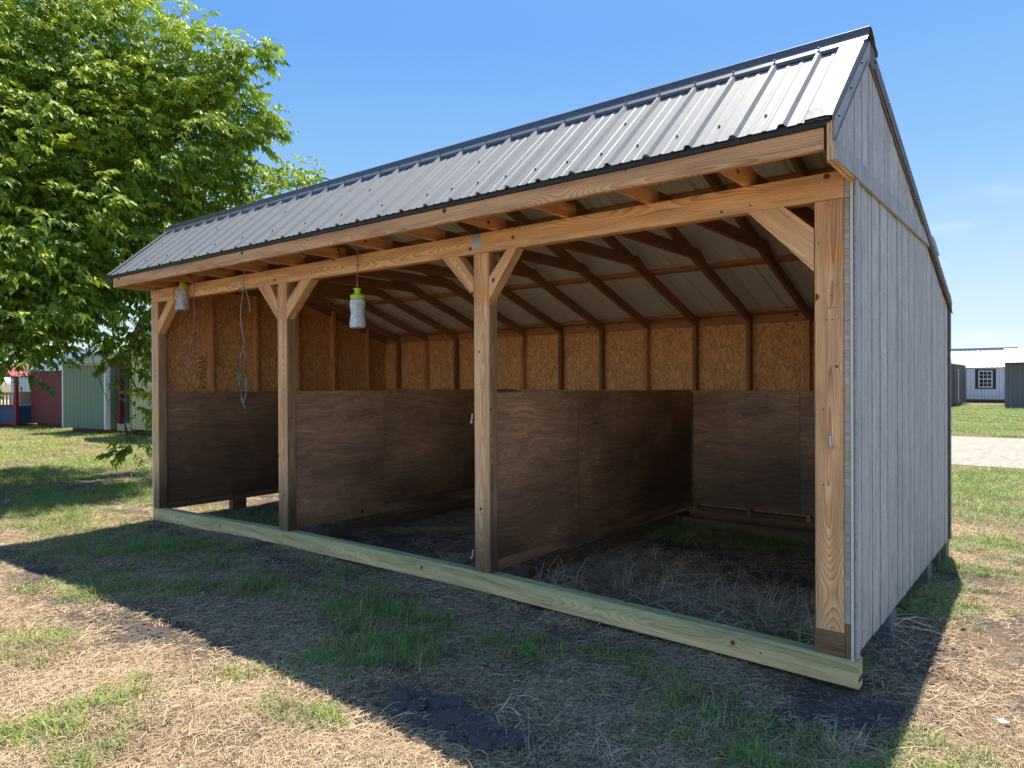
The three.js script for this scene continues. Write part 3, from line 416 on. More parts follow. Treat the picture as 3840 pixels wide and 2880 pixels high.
// ---- partitions
for (const [px, seed] of [[-2.355, 51], [-4.74, 63]]) {
  const y0 = skidTop(px) + 0.035, part = S('partition', mergeGeometries([box(px - 0.075, px - 0.02, y0 - 0.03, y0 + 0.03, -3.37, -0.1), box(px - 0.075, px - 0.02, 1.36, 1.4, -3.37, -0.1), box(px - 0.075, px - 0.02, y0 + 0.03, 1.36, -1.18, -1.14), box(px - 0.075, px - 0.02, y0 + 0.03, 1.36, -2.4, -2.36)]), M.dark);
  const st = stain(seed, 0.95), y1 = (z) => 1.43 - 0.02 * (-z / 3.4);
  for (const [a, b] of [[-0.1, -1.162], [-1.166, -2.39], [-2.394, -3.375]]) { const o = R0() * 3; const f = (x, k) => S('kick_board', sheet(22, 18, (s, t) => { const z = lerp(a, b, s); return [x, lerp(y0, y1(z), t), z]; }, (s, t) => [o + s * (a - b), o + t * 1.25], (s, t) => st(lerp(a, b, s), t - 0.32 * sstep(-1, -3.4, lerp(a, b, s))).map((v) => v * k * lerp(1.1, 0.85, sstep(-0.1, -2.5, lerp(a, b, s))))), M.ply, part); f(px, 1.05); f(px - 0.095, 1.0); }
  S('bottom_rail', box(px + 0.002, px + 0.012, y0 - 0.03, y0 + 0.045, -3.37, -0.1, { segs: 10, col: (t) => { const k = 0.9 + 1.1 * vnoise(t * 20, 1, seed); return [k, k, k]; } }), M.dark, part);
  S('sill_plank', box(px - 0.07, px - 0.02, -0.03, y0 - 0.09, -3.36, -0.5), M.dark, part);
}

// ---------------------------------------------------------------- hanging things
{
  const lime = std({ color: lin(0.55, 0.75, 0.03), roughness: 0.45 }), pink = std({ color: lin(0.5, 0.1, 0.2), roughness: 0.9 }), grey = std({ color: lin(0.36, 0.35, 0.33), roughness: 0.9 }), green = std({ color: lin(0.07, 0.24, 0.18), roughness: 0.7, side: THREE.DoubleSide });
  const clear = new THREE.MeshPhysicalMaterial({ color: lin(0.9, 0.93, 0.92), roughness: 0.25, transmission: 0.55, thickness: 0, bumpMap: rep(crumpleTex, 3, 3), bumpScale: 0.01, side: THREE.DoubleSide });
  const label = std({ roughness: 0.5, map: canvasTex(512, 256, (g, w, h) => { const r = rng(4); g.fillStyle = '#cfd6d8'; g.fillRect(0, 0, w, h); for (let i = 0; i < 240; i++) { g.fillStyle = r() < 0.5 ? 'rgba(165,200,215,.55)' : 'rgba(250,250,250,.6)'; g.fillRect(r() * w, r() * h, 6 + r() * 30, 3 + r() * 12); } g.fillStyle = '#14161a'; g.save(); g.translate(300, 40); g.beginPath(); g.moveTo(0, 0); g.lineTo(58, 8); g.lineTo(44, 44); g.lineTo(66, 70); g.lineTo(20, 96); g.lineTo(34, 52); g.lineTo(-6, 40); g.fill(); g.fillRect(-40, 120, 100, 7); g.restore(); g.fillStyle = 'rgba(60,70,80,.75)'; for (let i = 0; i < 14; i++) for (let k = 0; k < 5; k++) if (r() < 0.7) g.fillRect(96 + k * 9, 70 + i * 11, 3 + r() * 5, 4); g.fillStyle = '#3f464c'; for (let k = 0; k < 8; k++) g.fillRect(98 + k * 5, 222, 2 + (k % 3), 22); }) });
  // right bottle, hung from the rafter by a pink cord
  const bx = -3.70, bz = 0.03, b = thing('drink_bottle', 'clear drink bottle with lime green lid, hanging on a pink cord near the middle bay', 'bottle', [bx, 1.945, bz], -0.5);
  const prof = [[0, 0], [0.058, 0.002], [0.064, 0.012], [0.064, 0.05], [0.054, 0.11], [0.054, 0.13], [0.062, 0.175], [0.064, 0.205], [0.056, 0.228], [0.046, 0.236]].map((p) => new THREE.Vector2(...p));
  const body = mesh('body', new THREE.LatheGeometry(prof, 28), label, b);
  mesh('lid', mergeGeometries([new THREE.LatheGeometry([[0.0, 0.272], [0.046, 0.272], [0.058, 0.266], [0.06, 0.238], [0.05, 0.236]].map((p) => new THREE.Vector2(...p)), 28), new THREE.CylinderGeometry(0.022, 0.026, 0.042, 16).translate(0, 0.292, 0), new THREE.CylinderGeometry(0.034, 0.032, 0.01, 16).translate(0, 0.316, 0)]), lime, b);
  mesh('cord', mergeGeometries([tube([[0, 0.316, 0], [0.006, 0.36, 0.004], [-0.004, 0.45, 0], [0.004, 0.55, 0], [0, 0.61, -0.005], [0.012, 0.65, 0.02], [0.02, 0.7, 0.1]], 0.0035), tube([[-0.004, 0.32, 0], [-0.008, 0.37, 0.004], [0.003, 0.45, 0], [-0.004, 0.56, 0], [0.0, 0.61, 0], [-0.02, 0.66, 0.02], [-0.02, 0.7, 0.09]], 0.003), tube([[0, 0.345, 0], [0.02, 0.352, 0.01], [0.04, 0.362, 0.0]], 0.0022), tube([[0, 0.605, 0], [0.03, 0.56, 0.01], [0.05, 0.53, 0.0], [0.062, 0.49, 0.004]], 0.0018), new THREE.TorusGeometry(0.012, 0.0035, 5, 10).translate(0, 0.34, 0)]), pink, b);
  // left bottle: a cut, crumpled clear one with a lime cap, tilted
  const c = thing('crumpled_bottle', 'crumpled clear plastic bottle with lime cap, hanging at the far left end', 'bottle', [-6.49, 2.275, 0.06]);
  const cg = new THREE.LatheGeometry([[0.07, 0], [0.084, 0.012], [0.086, 0.05], [0.072, 0.085], [0.082, 0.13], [0.074, 0.17], [0.056, 0.205], [0.036, 0.235]].map((q) => new THREE.Vector2(...q)), 26), cp = cg.attributes.position;
  for (let i = 0; i < cp.count; i++) { const x = cp.getX(i), y = cp.getY(i), z = cp.getZ(i), n = 0.72 + 0.6 * fbm(Math.sin(Math.atan2(z, x)) * 2 + 9, y * 26 + Math.cos(Math.atan2(z, x)) * 1.5, 7, 2); cp.setXYZ(i, x * n, y, z * n * 0.7); }
  cg.computeVertexNormals(); mesh('body', cg, clear, c);
  const flap = sheet(6, 6, (s, t) => [-0.04 - 0.13 * s * (1 - t * 0.85), 0.003 + 0.19 * t, 0.012 * Math.sin(s * 6 + t * 4)], (s, t) => [s, t]); mesh('loose_flap', flap, clear, c);
  mesh('wrapper', sheet(8, 8, (s, t) => [0.072 * Math.sin((s - 0.3) * 2.6), 0.004 + 0.14 * t, 0.058 * Math.cos((s - 0.3) * 2.6) + 0.006 * Math.sin(t * 9 + s * 5)], (s, t) => [s, t]), std({ color: lin(0.85, 0.86, 0.84), roughness: 0.3, bumpMap: rep(crumpleTex, 2, 2), bumpScale: 0.02 }), c);
  mesh('cap', mergeGeometries([new THREE.CylinderGeometry(0.034, 0.042, 0.04, 16).translate(0.02, 0.252, 0), new THREE.CylinderGeometry(0.018, 0.022, 0.03, 12).rotateZ(0.7).translate(-0.002, 0.282, 0)]), lime, c);
  mesh('cord', mergeGeometries([tube([[0.0, 0.28, 0.0], [-0.005, 0.33, 0.0], [0.005, 0.42, 0.06]], 0.003), tube([[-0.01, 0.28, 0.02], [-0.05, 0.2, 0.06], [-0.045, 0.12, 0.07], [-0.05, 0.1, 0.07]], 0.003)]), std({ color: lin(0.03, 0.03, 0.03) }), c);
  const s1 = mesh('pink_string', mergeGeometries([tube([[-6.315, 2.66, 0.16], [-6.31, 2.55, 0.03], [-6.32, 2.41, 0.03], [-6.3, 2.3, 0.03], [-6.29, 2.21, 0.035], [-6.31, 2.14, 0.03], [-6.315, 2.0, 0.03], [-6.31, 1.9, 0.03], [-6.325, 1.78, 0.03], [-6.33, 1.74, 0.03], [-6.4, 1.68, 0.035], [-6.42, 1.65, 0.03]], 0.0055), tube([[-6.295, 2.2, 0.03], [-6.26, 2.2, 0.04], [-6.25, 2.19, 0.03]], 0.005), tube([[-6.36, 1.71, 0.03], [-6.375, 1.66, 0.03], [-6.37, 1.64, 0.03]], 0.006)]), pink); tag(s1, 'faded pink string dangling beside the crumpled bottle', 'string');
  const tw = thing('twine_loop', 'grey twine with a green ribbon loop hanging left of the second post', 'twine', [-5.38, 1.5, 0.035]);
  mesh('twine', mergeGeometries([tube([[0.02, 1.2, 0.12], [0.015, 1.13, 0.01], [0.01, 0.9, 0], [-0.03, 0.72, 0], [-0.035, 0.62, 0], [0.005, 0.5, 0.01], [0.03, 0.36, 0], [0.015, 0.33, 0]], 0.005), tube([[0.02, 0.93, 0], [0.08, 0.87, 0.01], [0.12, 0.72, 0.0], [0.125, 0.66, 0.0]], 0.005), tube([[0.01, 0.34, 0], [-0.04, 0.24, 0.01], [-0.075, 0.08, 0], [-0.06, -0.02, 0], [0.0, -0.16, 0.01], [0.03, -0.24, 0]], 0.004), tube([[0.015, 0.33, 0], [0.05, 0.22, 0], [0.055, 0.06, 0.005], [0.045, -0.1, 0], [0.0, -0.2, 0]], 0.004)]), grey, tw);
  const rib = (pts, w) => { const cv = new THREE.CatmullRomCurve3(pts.map((p) => new THREE.Vector3(...p))); return sheet(1, 20, (s, t) => { const p = cv.getPoint(t), a = t * 5; return [p.x + (s - 0.5) * w * Math.sin(t * Math.PI) * Math.abs(Math.cos(a * 0.5)) + 0.003, p.y, p.z + 0.008 + (s - 0.5) * w * Math.sin(a) * 0.5]; }, (s, t) => [s, t]); };
  mesh('ribbon', mergeGeometries([rib([[-0.045, 0.26, 0], [-0.075, 0.12, 0], [-0.07, 0.02, 0]], 0.075), rib([[-0.055, -0.03, 0], [-0.03, -0.11, 0], [0.01, -0.19, 0]], 0.075), rib([[0.045, 0.26, 0], [0.06, 0.1, 0], [0.05, -0.04, 0]], 0.075)]), green, tw);
  mesh('knot', mergeGeometries([new THREE.SphereGeometry(0.016, 8, 6).translate(0.012, 0.345, 0), rib([[0.01, 0.345, 0], [0.06, 0.335, 0.01], [0.1, 0.325, 0]], 0.04), rib([[0.01, 0.92, 0], [-0.04, 0.9, 0.01], [-0.09, 0.88, 0]], 0.05)].map((g) => { g = g.index ? g.toNonIndexed() : g; g.deleteAttribute('color'); return g; })), std({ color: lin(0.14, 0.24, 0.28), side: THREE.DoubleSide }), tw);
}

// ---------------------------------------------------------------- tree
{
  const r = rng(2024), tree = thing('broadleaf_tree', 'leafy green tree arching in from the left over the shelter roof', 'tree', [-13.7, -0.02, 0.75]);
  const T0 = [-13.7, -0.02, 0.75], loc = (p) => [p[0] - T0[0], p[1] - T0[1], p[2] - T0[2]];
  const LOBES = [[-12.51, 7.01, -0.45, 1.60], [-11.77, 6.48, -1.07, 1.35], [-11.43, 6.90, -1.88, 1.10], [-10.65, 6.68, -2.32, 0.85], [-9.99, 5.99, -2.47, 0.60], [-10.02, 6.80, -2.62, 0.30], [-9.85, 7.08, -2.90, 0.20], [-9.71, 5.85, -2.75, 0.35], [-10.49, 5.53, -2.19, 0.95], [-10.62, 5.15, -1.22, 1.30], [-11.49, 5.04, -0.37, 1.50], [-12.78, 6.01, 0.52, 1.80], [-11.77, 4.05, 0.61, 1.70], [-10.61, 3.63, 0.17, 1.20], [-10.82, 3.81, -0.75, 1.25], [-11.10, 4.38, -1.86, 1.00], [-11.20, 4.64, -2.98, 0.85], [-11.18, 5.05, -3.80, 0.8], [-10.97, 5.30, -4.47, 0.5], [-10.72, 5.55, -4.99, 0.3], [-11.6, 4.6, -3.9, 0.7], [-10.43, 2.96, -0.35, 0.80], [-9.88, 2.70, 0.50, 0.75], [-10.76, 3.15, -1.16, 0.75], [-10.88, 2.52, -1.38, 0.45], [-10.34, 2.34, -0.02, 0.40], [-9.53, 2.02, 0.74, 0.45], [-10.68, 2.00, -1.33, 0.30], [-10.28, 1.21, -1.26, 0.22], [-9.76, 0.62, -0.95, 0.15], [-13.83, 5.64, -1.53, 1.70], [-12.73, 5.95, -2.64, 1.10], [-13.49, 4.00, -0.67, 1.60], [-13.01, 4.14, -2.00, 1.20], [-13.37, 7.48, 0.89, 2.00], [-12.74, 8.39, -1.01, 1.50], [-10.89, 2.53, 1.23, 1.20], [-14.8, 6.5, 2.2, 2.0], [-13.2, 5.0, 2.9, 1.8], [-15.6, 7, 0.2, 1.8]];
  const bark = std({ map: rep(barkTex, 2, 4), color: lin(0.4, 0.36, 0.32), roughness: 1 });
  mesh('trunk', limb([[0, -0.1, 0], [0.1, 1.2, -0.05], [0.25, 2.4, -0.2], [0.3, 3.6, -0.3], [0.2, 5.2, -0.2], [0.3, 7.2, -0.4]], 0.26, 0.07, 10, 5), bark, tree);
  const branch = []; const forks = [[0.2, 2.1, -0.15], [0.27, 2.8, -0.23], [0.3, 3.5, -0.3], [0.24, 4.6, -0.24], [0.25, 5.8, -0.3]];
  LOBES.forEach((l, i) => {
    const big = l[3] < 0.5 ? LOBES.filter((q) => q[3] >= 0.7).sort((u, v) => Math.hypot(u[0] - l[0], u[1] - l[1] - 0.4, u[2] - l[2]) - Math.hypot(v[0] - l[0], v[1] - l[1] - 0.4, v[2] - l[2]))[0] : null;
    const e = loc(l), h = e[1], fk = big ? loc(big) : forks[Math.min(4, Math.max(0, Math.floor((h - 2.2) / 1.2)))], d = Math.hypot(e[0] - fk[0], e[2] - fk[2]);
    const m1 = [lerp(fk[0], e[0], 0.35) + (r() - 0.5) * 0.3, lerp(fk[1], h, 0.55) + 0.12 * d * 0.5, lerp(fk[2], e[2], 0.35) + (r() - 0.5) * 0.3], m2 = [lerp(fk[0], e[0], 0.7) + (r() - 0.5) * 0.25, lerp(fk[1], h, 0.85) + 0.1 * d * 0.5, lerp(fk[2], e[2], 0.7) + (r() - 0.5) * 0.25];
    branch.push([limb([fk, m1, m2, e], big ? 0.007 : 0.03 + 0.022 * Math.sqrt(l[3]) + 0.004 * d, big ? 0.003 : 0.01, 6, 4), l]);
    const n = Math.round(5 * l[3]) + 2;
    for (let k = 0; k < n; k++) { const a = r() * 6.28, b = r() * 2 - 0.7, q = l[3] * (0.7 + 0.4 * r()), s = [lerp(m2[0], e[0], r()), lerp(m2[1], e[1], r()), lerp(m2[2], e[2], r())], t = [e[0] + Math.cos(a) * q * Math.cos(b), e[1] + Math.sin(b) * q, e[2] + Math.sin(a) * q * Math.cos(b)]; branch.push([limb([s, [lerp(s[0], t[0], 0.5), lerp(s[1], t[1], 0.5) + 0.08 * l[3], lerp(s[2], t[2], 0.5)], t], 0.014, 0.004, 4, 3), l]); }
  });
  const main = branch.filter((b, i) => b[1] && b[0].attributes.position.count > 110), twigs = branch.filter((b) => b[0].attributes.position.count <= 110);
  for (const b of main) mesh('limb', b[0], bark, tree);
  const tw = mesh('twigs', mergeGeometries(twigs.map((b) => b[0])), bark, tree); tw.userData.kind = 'stuff';
  // a sprig: a short drooping twig with pointed leaflets
  function sprig(seed) {
    const q = rng(seed), fs = 0.72 + ((seed % 5) / 4) * 0.55, pos = [], uv = [], idx = [];
    const leaf = (o, dir, l, w, roll) => { // four triangles, folded along the midrib and curled down
      const d = new THREE.Vector3(...dir).normalize(), s = new THREE.Vector3().crossVectors(d, new THREE.Vector3(0, 1, 0)).normalize(), n = new THREE.Vector3().crossVectors(s, d); s.applyAxisAngle(d, roll); n.applyAxisAngle(d, roll);
      const P = (a, b, c) => { pos.push(o[0] + d.x * a + s.x * b + n.x * c, o[1] + d.y * a + s.y * b + n.y * c - 0.35 * a * a / l, o[2] + d.z * a + s.z * b + n.z * c); uv.push(a / l, b / w + 0.5); };
      const k = pos.length / 3; P(0, 0, 0); P(l * 0.42, w / 2, 0.12 * w); P(l * 0.42, -w / 2, 0.12 * w); P(l, 0, -0.05 * l); P(l * 0.45, 0, -0.1 * w); idx.push(k, k + 4, k + 1, k, k + 2, k + 4, k + 1, k + 4, k + 3, k + 2, k + 3, k + 4);
    };
    const n = 13; for (let i = 0; i < n; i++) { const t = (i + 0.5) / n, o = [0.30 * t, -0.10 * t * t + 0.02 * (q() - 0.5), 0.05 * Math.sin(t * 5 + seed) + 0.03 * (q() - 0.5)], sd = i % 2 ? 1 : -1; leaf(o, [0.5 + 0.4 * q(), -0.25 - 0.75 * q(), sd * (0.5 + 0.6 * q())], fs * (0.06 + 0.042 * q()), fs * (0.034 + 0.022 * q()), (q() - 0.5) * 1.8); }
    return G(pos, uv, idx);
  }
  const leafM = new THREE.MeshPhysicalMaterial({ color: lin(1, 1, 1), roughness: 0.6, transmission: 0.5, thickness: 0, side: THREE.DoubleSide, specularIntensity: 0.35 });
  const V = 5, lists = Array.from({ length: V }, () => []), m = new THREE.Matrix4(), Q = new THREE.Quaternion(), E = new THREE.Euler();
  for (const l of LOBES) {
    const n = Math.round(262 * Math.pow(l[3], 2.2) + 70 * l[3] + (l[3] < 0.2 ? 2 : 8)), c = loc(l);
    for (let k = 0; k < n; k++) {
      const a = r() * 6.28, cb = r() * 2 - 1, sb = Math.sqrt(1 - cb * cb); let q = l[3] * (0.35 + 0.75 * Math.pow(r(), 0.6));
      q *= 0.72 + 0.6 * vnoise(Math.cos(a) * 2.2 * sb + l[0] * 3, cb * 2.2 + Math.sin(a) * 2 + l[1] * 3, 5);
      const p = [c[0] + Math.cos(a) * sb * q, c[1] + cb * q * 0.92, c[2] + Math.sin(a) * sb * q];
      if (fbm(p[0] * 1.7 + 20, p[1] * 1.7 + p[2] * 1.3 + 30, 66, 2) < 0.425) continue;                   // gaps between the clumps
      E.set((r() - 0.5) * 0.9, -a + (r() - 0.5) * 1.6, (r() - 0.55) * 0.9 + cb * 0.35); const s = 0.7 + 0.75 * r();
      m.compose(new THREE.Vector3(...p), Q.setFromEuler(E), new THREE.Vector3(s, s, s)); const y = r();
      const litTop = clamp(0.5 + 0.6 * cb * (q / l[3])) * (0.25 + 0.75 * y); lists[Math.floor(r() * V)].push([m.clone(), [lerp(0.11, 0.6, litTop), lerp(0.23, 0.7, litTop), lerp(0.025, 0.045, litTop)]]);  // sunlit tone put into leaf colour: paler, yellower toward clump tops, plus random variation
    }
  }
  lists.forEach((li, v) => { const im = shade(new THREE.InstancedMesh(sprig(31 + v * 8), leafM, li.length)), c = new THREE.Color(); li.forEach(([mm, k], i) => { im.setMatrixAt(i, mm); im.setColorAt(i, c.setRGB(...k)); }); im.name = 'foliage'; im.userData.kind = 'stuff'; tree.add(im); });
}

// ---------------------------------------------------------------- sheds in the distance
const paint = (r, g, b, o = {}) => std({ map: rep(grooveTex, 1.25, 0.5), color: lin(r, g, b), roughness: 0.7, ...o });
function ribRoof(x0, x1, zA, yA, zB, yB, pitch = 0.23) { // simple ribbed sheet with thickness
  const gs = [], len = Math.hypot(zB - zA, yB - yA), th = Math.atan2(yB - yA, Math.abs(zB - zA)) * Math.sign(zA - zB || 1);
  const put = (w, h, x, off) => gs.push(new THREE.BoxGeometry(w, h, len).translate(0, off, 0).rotateX(zB > zA ? -Math.atan2(yB - yA, zB - zA) : Math.atan2(yB - yA, zA - zB)).translate(x, (yA + yB) / 2, (zA + zB) / 2));
  put(x1 - x0, 0.02, (x0 + x1) / 2, 0); for (let x = x0 + 0.03; x < x1; x += pitch) put(0.045, 0.022, x, 0.02); return mergeGeometries(gs);
}
const bx3 = (x0, x1, y0, y1, z0, z1) => { const g = box(x0, x1, y0, y1, z0, z1, { ch: 0.006 }); return g; };
const boxWall = (x0, x1, y0, y1, z0, z1) => { const g = new THREE.BoxGeometry(x1 - x0, y1 - y0, z1 - z0).translate((x0 + x1) / 2, (y0 + y1) / 2, (z0 + z1) / 2), p = g.attributes.position, n = g.attributes.normal, u = g.attributes.uv; for (let i = 0; i < p.count; i++) u.setXY(i, Math.abs(n.getX(i)) > 0.5 ? p.getZ(i) : p.getX(i), p.getY(i)); return g; };
{ // red barn shed
  const t = thing('red_shed', 'dark red shed with blue grey metal roof, left of the green shed', 'shed', [-26.8, 0, -6.6], 0.12);
  mesh('wall', boxWall(-1.05, 1.05, 0.14, 1.95, -1.2, 1.2), paint(0.18, 0.026, 0.03), t); mesh('floor_skid', mergeGeometries([bx3(-1.05, 1.05, 0, 0.13, -1.0, -0.85), bx3(-1.05, 1.05, 0, 0.13, 0.85, 1.0)]), M.dark, t);
  mesh('roof', ribRoof(-1.15, 1.15, 1.32, 1.93, -0.1, 2.72), std({ color: lin(0.27, 0.36, 0.45), metalness: 0.3, roughness: 0.4 }), t); mesh('rear_roof', ribRoof(-1.15, 1.15, -1.32, 1.93, -0.1, 2.72), std({ color: lin(0.27, 0.36, 0.45), metalness: 0.3, roughness: 0.4 }), t);
  mesh('corner_trim', bx3(1.045, 1.075, 0.14, 1.95, 1.13, 1.215), std({ color: lin(0.6, 0.58, 0.5) }), t); mesh('gable', prism([[1.19, 1.951], [-1.19, 1.951], [-0.1, 2.68]], 'x', -1.0, 1.0), paint(0.15, 0.022, 0.026), t);
}
{ // green shed
  const t = thing('green_shed', 'sage green shed with white corner trim and flat board siding', 'shed', [-23.0, 0, -6.25], 0.12), w = paint(0.19, 0.27, 0.165);
  mesh('wall', boxWall(-1.22, 1.22, 0.13, 2.12, -1.15, 1.1), w, t); mesh('floor_skid', mergeGeometries([bx3(-1.2, 1.2, 0, 0.125, 0.7, 0.82), bx3(-1.2, 1.2, 0, 0.125, -0.9, -0.78)]), M.dark, t);
  const tr = std({ color: lin(0.72, 0.73, 0.7) }); for (const [a, b] of [[-1.24, -1.17], [1.14, 1.235]]) mesh('corner_trim', bx3(a, b, 0.13, 2.12, 1.095, 1.125), tr, t); mesh('corner_trim', bx3(1.215, 1.24, 0.13, 2.12, 0.98, 1.09), tr, t);
  mesh('frieze_board', bx3(-1.24, 1.24, 2.05, 2.14, 1.126, 1.145), std({ color: lin(0.45, 0.55, 0.42) }), t); mesh('roof', ribRoof(-1.32, 1.32, 1.25, 2.12, -0.1, 2.5), std({ color: lin(0.16, 0.2, 0.17), roughness: 0.6 }), t); mesh('rear_roof', ribRoof(-1.32, 1.32, -1.3, 2.12, -0.1, 2.5), std({ color: lin(0.16, 0.2, 0.17), roughness: 0.6 }), t);
}
{ // cream shed with a little porch
  const t = thing('cream_shed', 'pale yellow shed with red porch post, partly behind the left corner post', 'shed', [-18.6, 0, -7.0], 0.1), w = paint(0.62, 0.55, 0.27);
  mesh('wall', boxWall(-2.2, 2.2, 0.16, 2.45, -1.2, 1.2), w, t); mesh('porch_back', boxWall(-2.95, -2.21, 0.16, 2.3, -1.2, 0.5), paint(0.13, 0.15, 0.15), t); mesh('porch_floor', bx3(-2.95, -2.21, 0.1, 0.3, 0.505, 1.2), std({ color: lin(0.45, 0.38, 0.22) }), t);
  mesh('porch_post', bx3(-2.93, -2.8, 0.302, 2.3, 1.06, 1.19), std({ color: lin(0.14, 0.015, 0.03) }), t); mesh('corner_trim', bx3(-2.23, -2.17, 0.16, 2.45, 1.195, 1.225), std({ color: lin(0.3, 0.28, 0.2) }), t);
  mesh('gable', prism([[-2.2, 2.452], [2.2, 2.452], [1.5, 3.3], [0, 3.8], [-1.5, 3.3]], 'z', -1.15, 1.15), w, t);
  const roofM = std({ color: lin(0.25, 0.2, 0.17) }); for (const [a, b, c, d] of [[-2.3, 2.4, -1.52, 3.34], [-1.52, 3.34, 0, 3.86], [0, 3.86, 1.52, 3.34], [1.52, 3.34, 2.3, 2.4]]) mesh('roof', prism([[a, b], [c, d], [c, d + 0.04], [a, b + 0.04]], 'z', -1.3, 1.32), roofM, t);
  for (let k = 0; k < 5; k++) mesh('loft_slat', bx3(-1.5 + k * 0.22, -1.42 + k * 0.22, 2.1, 2.6, 1.203, 1.225), std({ color: lin(0.3, 0.19, 0.1) }), t); mesh('floor_skid', bx3(-2.9, 2.2, 0, 0.15, 0.8, 0.95), M.dark, t);
}
{ // little blue hutch with red frame
  const t = thing('blue_hutch', 'small blue and red hutch with brown slatted opening at the left edge', 'hutch', [-29.4, 0, -5.4], 0.18), red = std({ color: lin(0.3, 0.015, 0.03) });
  mesh('panel', boxWall(-1.35, 1.35, 0.1, 0.7, -0.8, 0.68), paint(0.03, 0.1, 0.18), t); mesh('back_wall', boxWall(-1.35, 1.35, 0.71, 1.2, -0.8, -0.75), std({ color: lin(0.28, 0.18, 0.11) }), t);
  for (const x of [-1.4, 0, 1.38]) mesh('frame_post', bx3(x - 0.06, x + 0.06, 0.06, 1.75, 0.69, 0.79), red, t); mesh('frame_rail', bx3(-1.34, 1.31, 0.06, 0.14, 0.7, 0.76), red, t); mesh('frame_rail', bx3(-1.34, 1.31, 0.7, 0.76, 0.7, 0.76), red, t);
  for (let k = 0; k < 12; k++) { const x = -1.25 + k * 0.22; if (Math.abs(x) > 0.1) mesh('slat', bx3(x - 0.03, x + 0.03, 0.765, 1.1, 0.71, 0.74), std({ color: lin(0.34, 0.2, 0.12) }), t); } mesh('top_rail', bx3(-1.34, 1.31, 1.105, 1.2, 0.7, 0.75), std({ color: lin(0.38, 0.24, 0.14) }), t);
  mesh('roof', prism([[-1.55, 1.752], [1.6, 1.752], [0, 2.2]], 'z', -0.95, 0.95), paint(0.32, 0.05, 0.06), t);
}
{ // pale shed further back, seen through the gap
  const t = thing('pale_shed', 'distant white shed seen through the gap beside the blue hutch', 'shed', [-52, 0, -14.5], 0.2);
  mesh('wall', boxWall(-2.5, 2.5, 0.1, 2.3, -1.5, 1.5), paint(0.7, 0.7, 0.68), t); mesh('roof', prism([[-1.7, 2.31], [1.7, 2.31], [0, 3.1]], 'x', -2.6, 2.6), std({ color: lin(0.5, 0.52, 0.54) }), t);
}
{ // white shed with window, right background
  const t = thing('white_shed', 'white shed with bright metal roof and dark shuttered window, beyond the gravel road', 'shed', [-3.4, 0, -53.6]), w = paint(0.88, 0.9, 0.92), dk = std({ color: lin(0.045, 0.048, 0.052) }), wh = std({ color: lin(0.8, 0.8, 0.8) });
  mesh('wall', boxWall(-3.0, 2.6, 0.2, 2.33, -1.5, 1.5), w, t); mesh('gable', prism([[-1.5, 2.331], [1.5, 2.331], [0, 3.45]], 'x', -2.9, 2.5), w, t); mesh('base_trim', bx3(-3.0, 2.6, 0.02, 0.19, 1.3, 1.5), M.dark, t); mesh('eave_board', bx3(-3.02, 2.62, 2.27, 2.34, 1.505, 1.55), std({ color: lin(0.2, 0.2, 0.2) }), t);
  const rm = std({ color: lin(0.88, 0.88, 0.88), metalness: 0.05, roughness: 0.4 }); mesh('roof', ribRoof(-3.1, 1.5, 1.72, 2.3, 0, 3.56, 0.3), rm, t); mesh('rear_roof', ribRoof(-3.1, 1.5, -1.72, 2.3, 0, 3.56, 0.3), rm, t); mesh('ridge_cap', bx3(-3.12, 1.52, 3.53, 3.62, -0.14, 0.14), std({ color: lin(0.3, 0.31, 0.33) }), t);
  const win = mesh('window', bx3(-0.72, 0.42, 0.88, 2.17, 1.502, 1.53), dk, t);
  mesh('frame', mergeGeometries([bx3(-0.54, -0.48, 0.96, 2.08, 1.532, 1.57), bx3(0.18, 0.24, 0.96, 2.08, 1.532, 1.57), bx3(-0.479, 0.179, 0.96, 1.03, 1.532, 1.565), bx3(-0.479, 0.179, 2.01, 2.08, 1.532, 1.565), bx3(-0.479, 0.179, 1.49, 1.55, 1.532, 1.568)]), wh, win);
  for (const [a, b] of [[1.032, 1.488], [1.552, 2.008]]) { mesh('pane', bx3(-0.478, 0.178, a, b, 1.533, 1.54), std({ color: lin(0.02, 0.022, 0.025), roughness: 0.12 }), win); mesh('muntin', mergeGeometries([bx3(-0.27, -0.245, a, b, 1.541, 1.552), bx3(-0.055, -0.03, a, b, 1.541, 1.552), bx3(-0.477, 0.177, (a + b) / 2 - 0.012, (a + b) / 2 + 0.012, 1.553, 1.56)]), wh, win); }
}
{ // dark shed on the left of it
  const t = thing('dark_shed', 'charcoal shed with pale door trim, just right of the shelter\'s rear corner', 'shed', [-6.0, 0, -45.7], 0), dk = paint(0.07, 0.073, 0.076);
  mesh('wall', boxWall(-1.6, 1.6, 0.05, 2.4, -4.0, 4.0), dk, t); mesh('roof', prism([[-1.75, 2.36], [1.75, 2.36], [0, 3.25]], 'z', -4.1, 4.1), std({ color: lin(0.28, 0.28, 0.28), roughness: 0.5 }), t); mesh('door_trim', bx3(1.602, 1.64, 0.1, 2.12, 0.02, 0.24), std({ color: lin(0.7, 0.7, 0.7) }), t); mesh('corner_trim', bx3(1.601, 1.63, 0.05, 2.4, 2.0, 2.12), std({ color: lin(0.08, 0.08, 0.08) }), t);
}
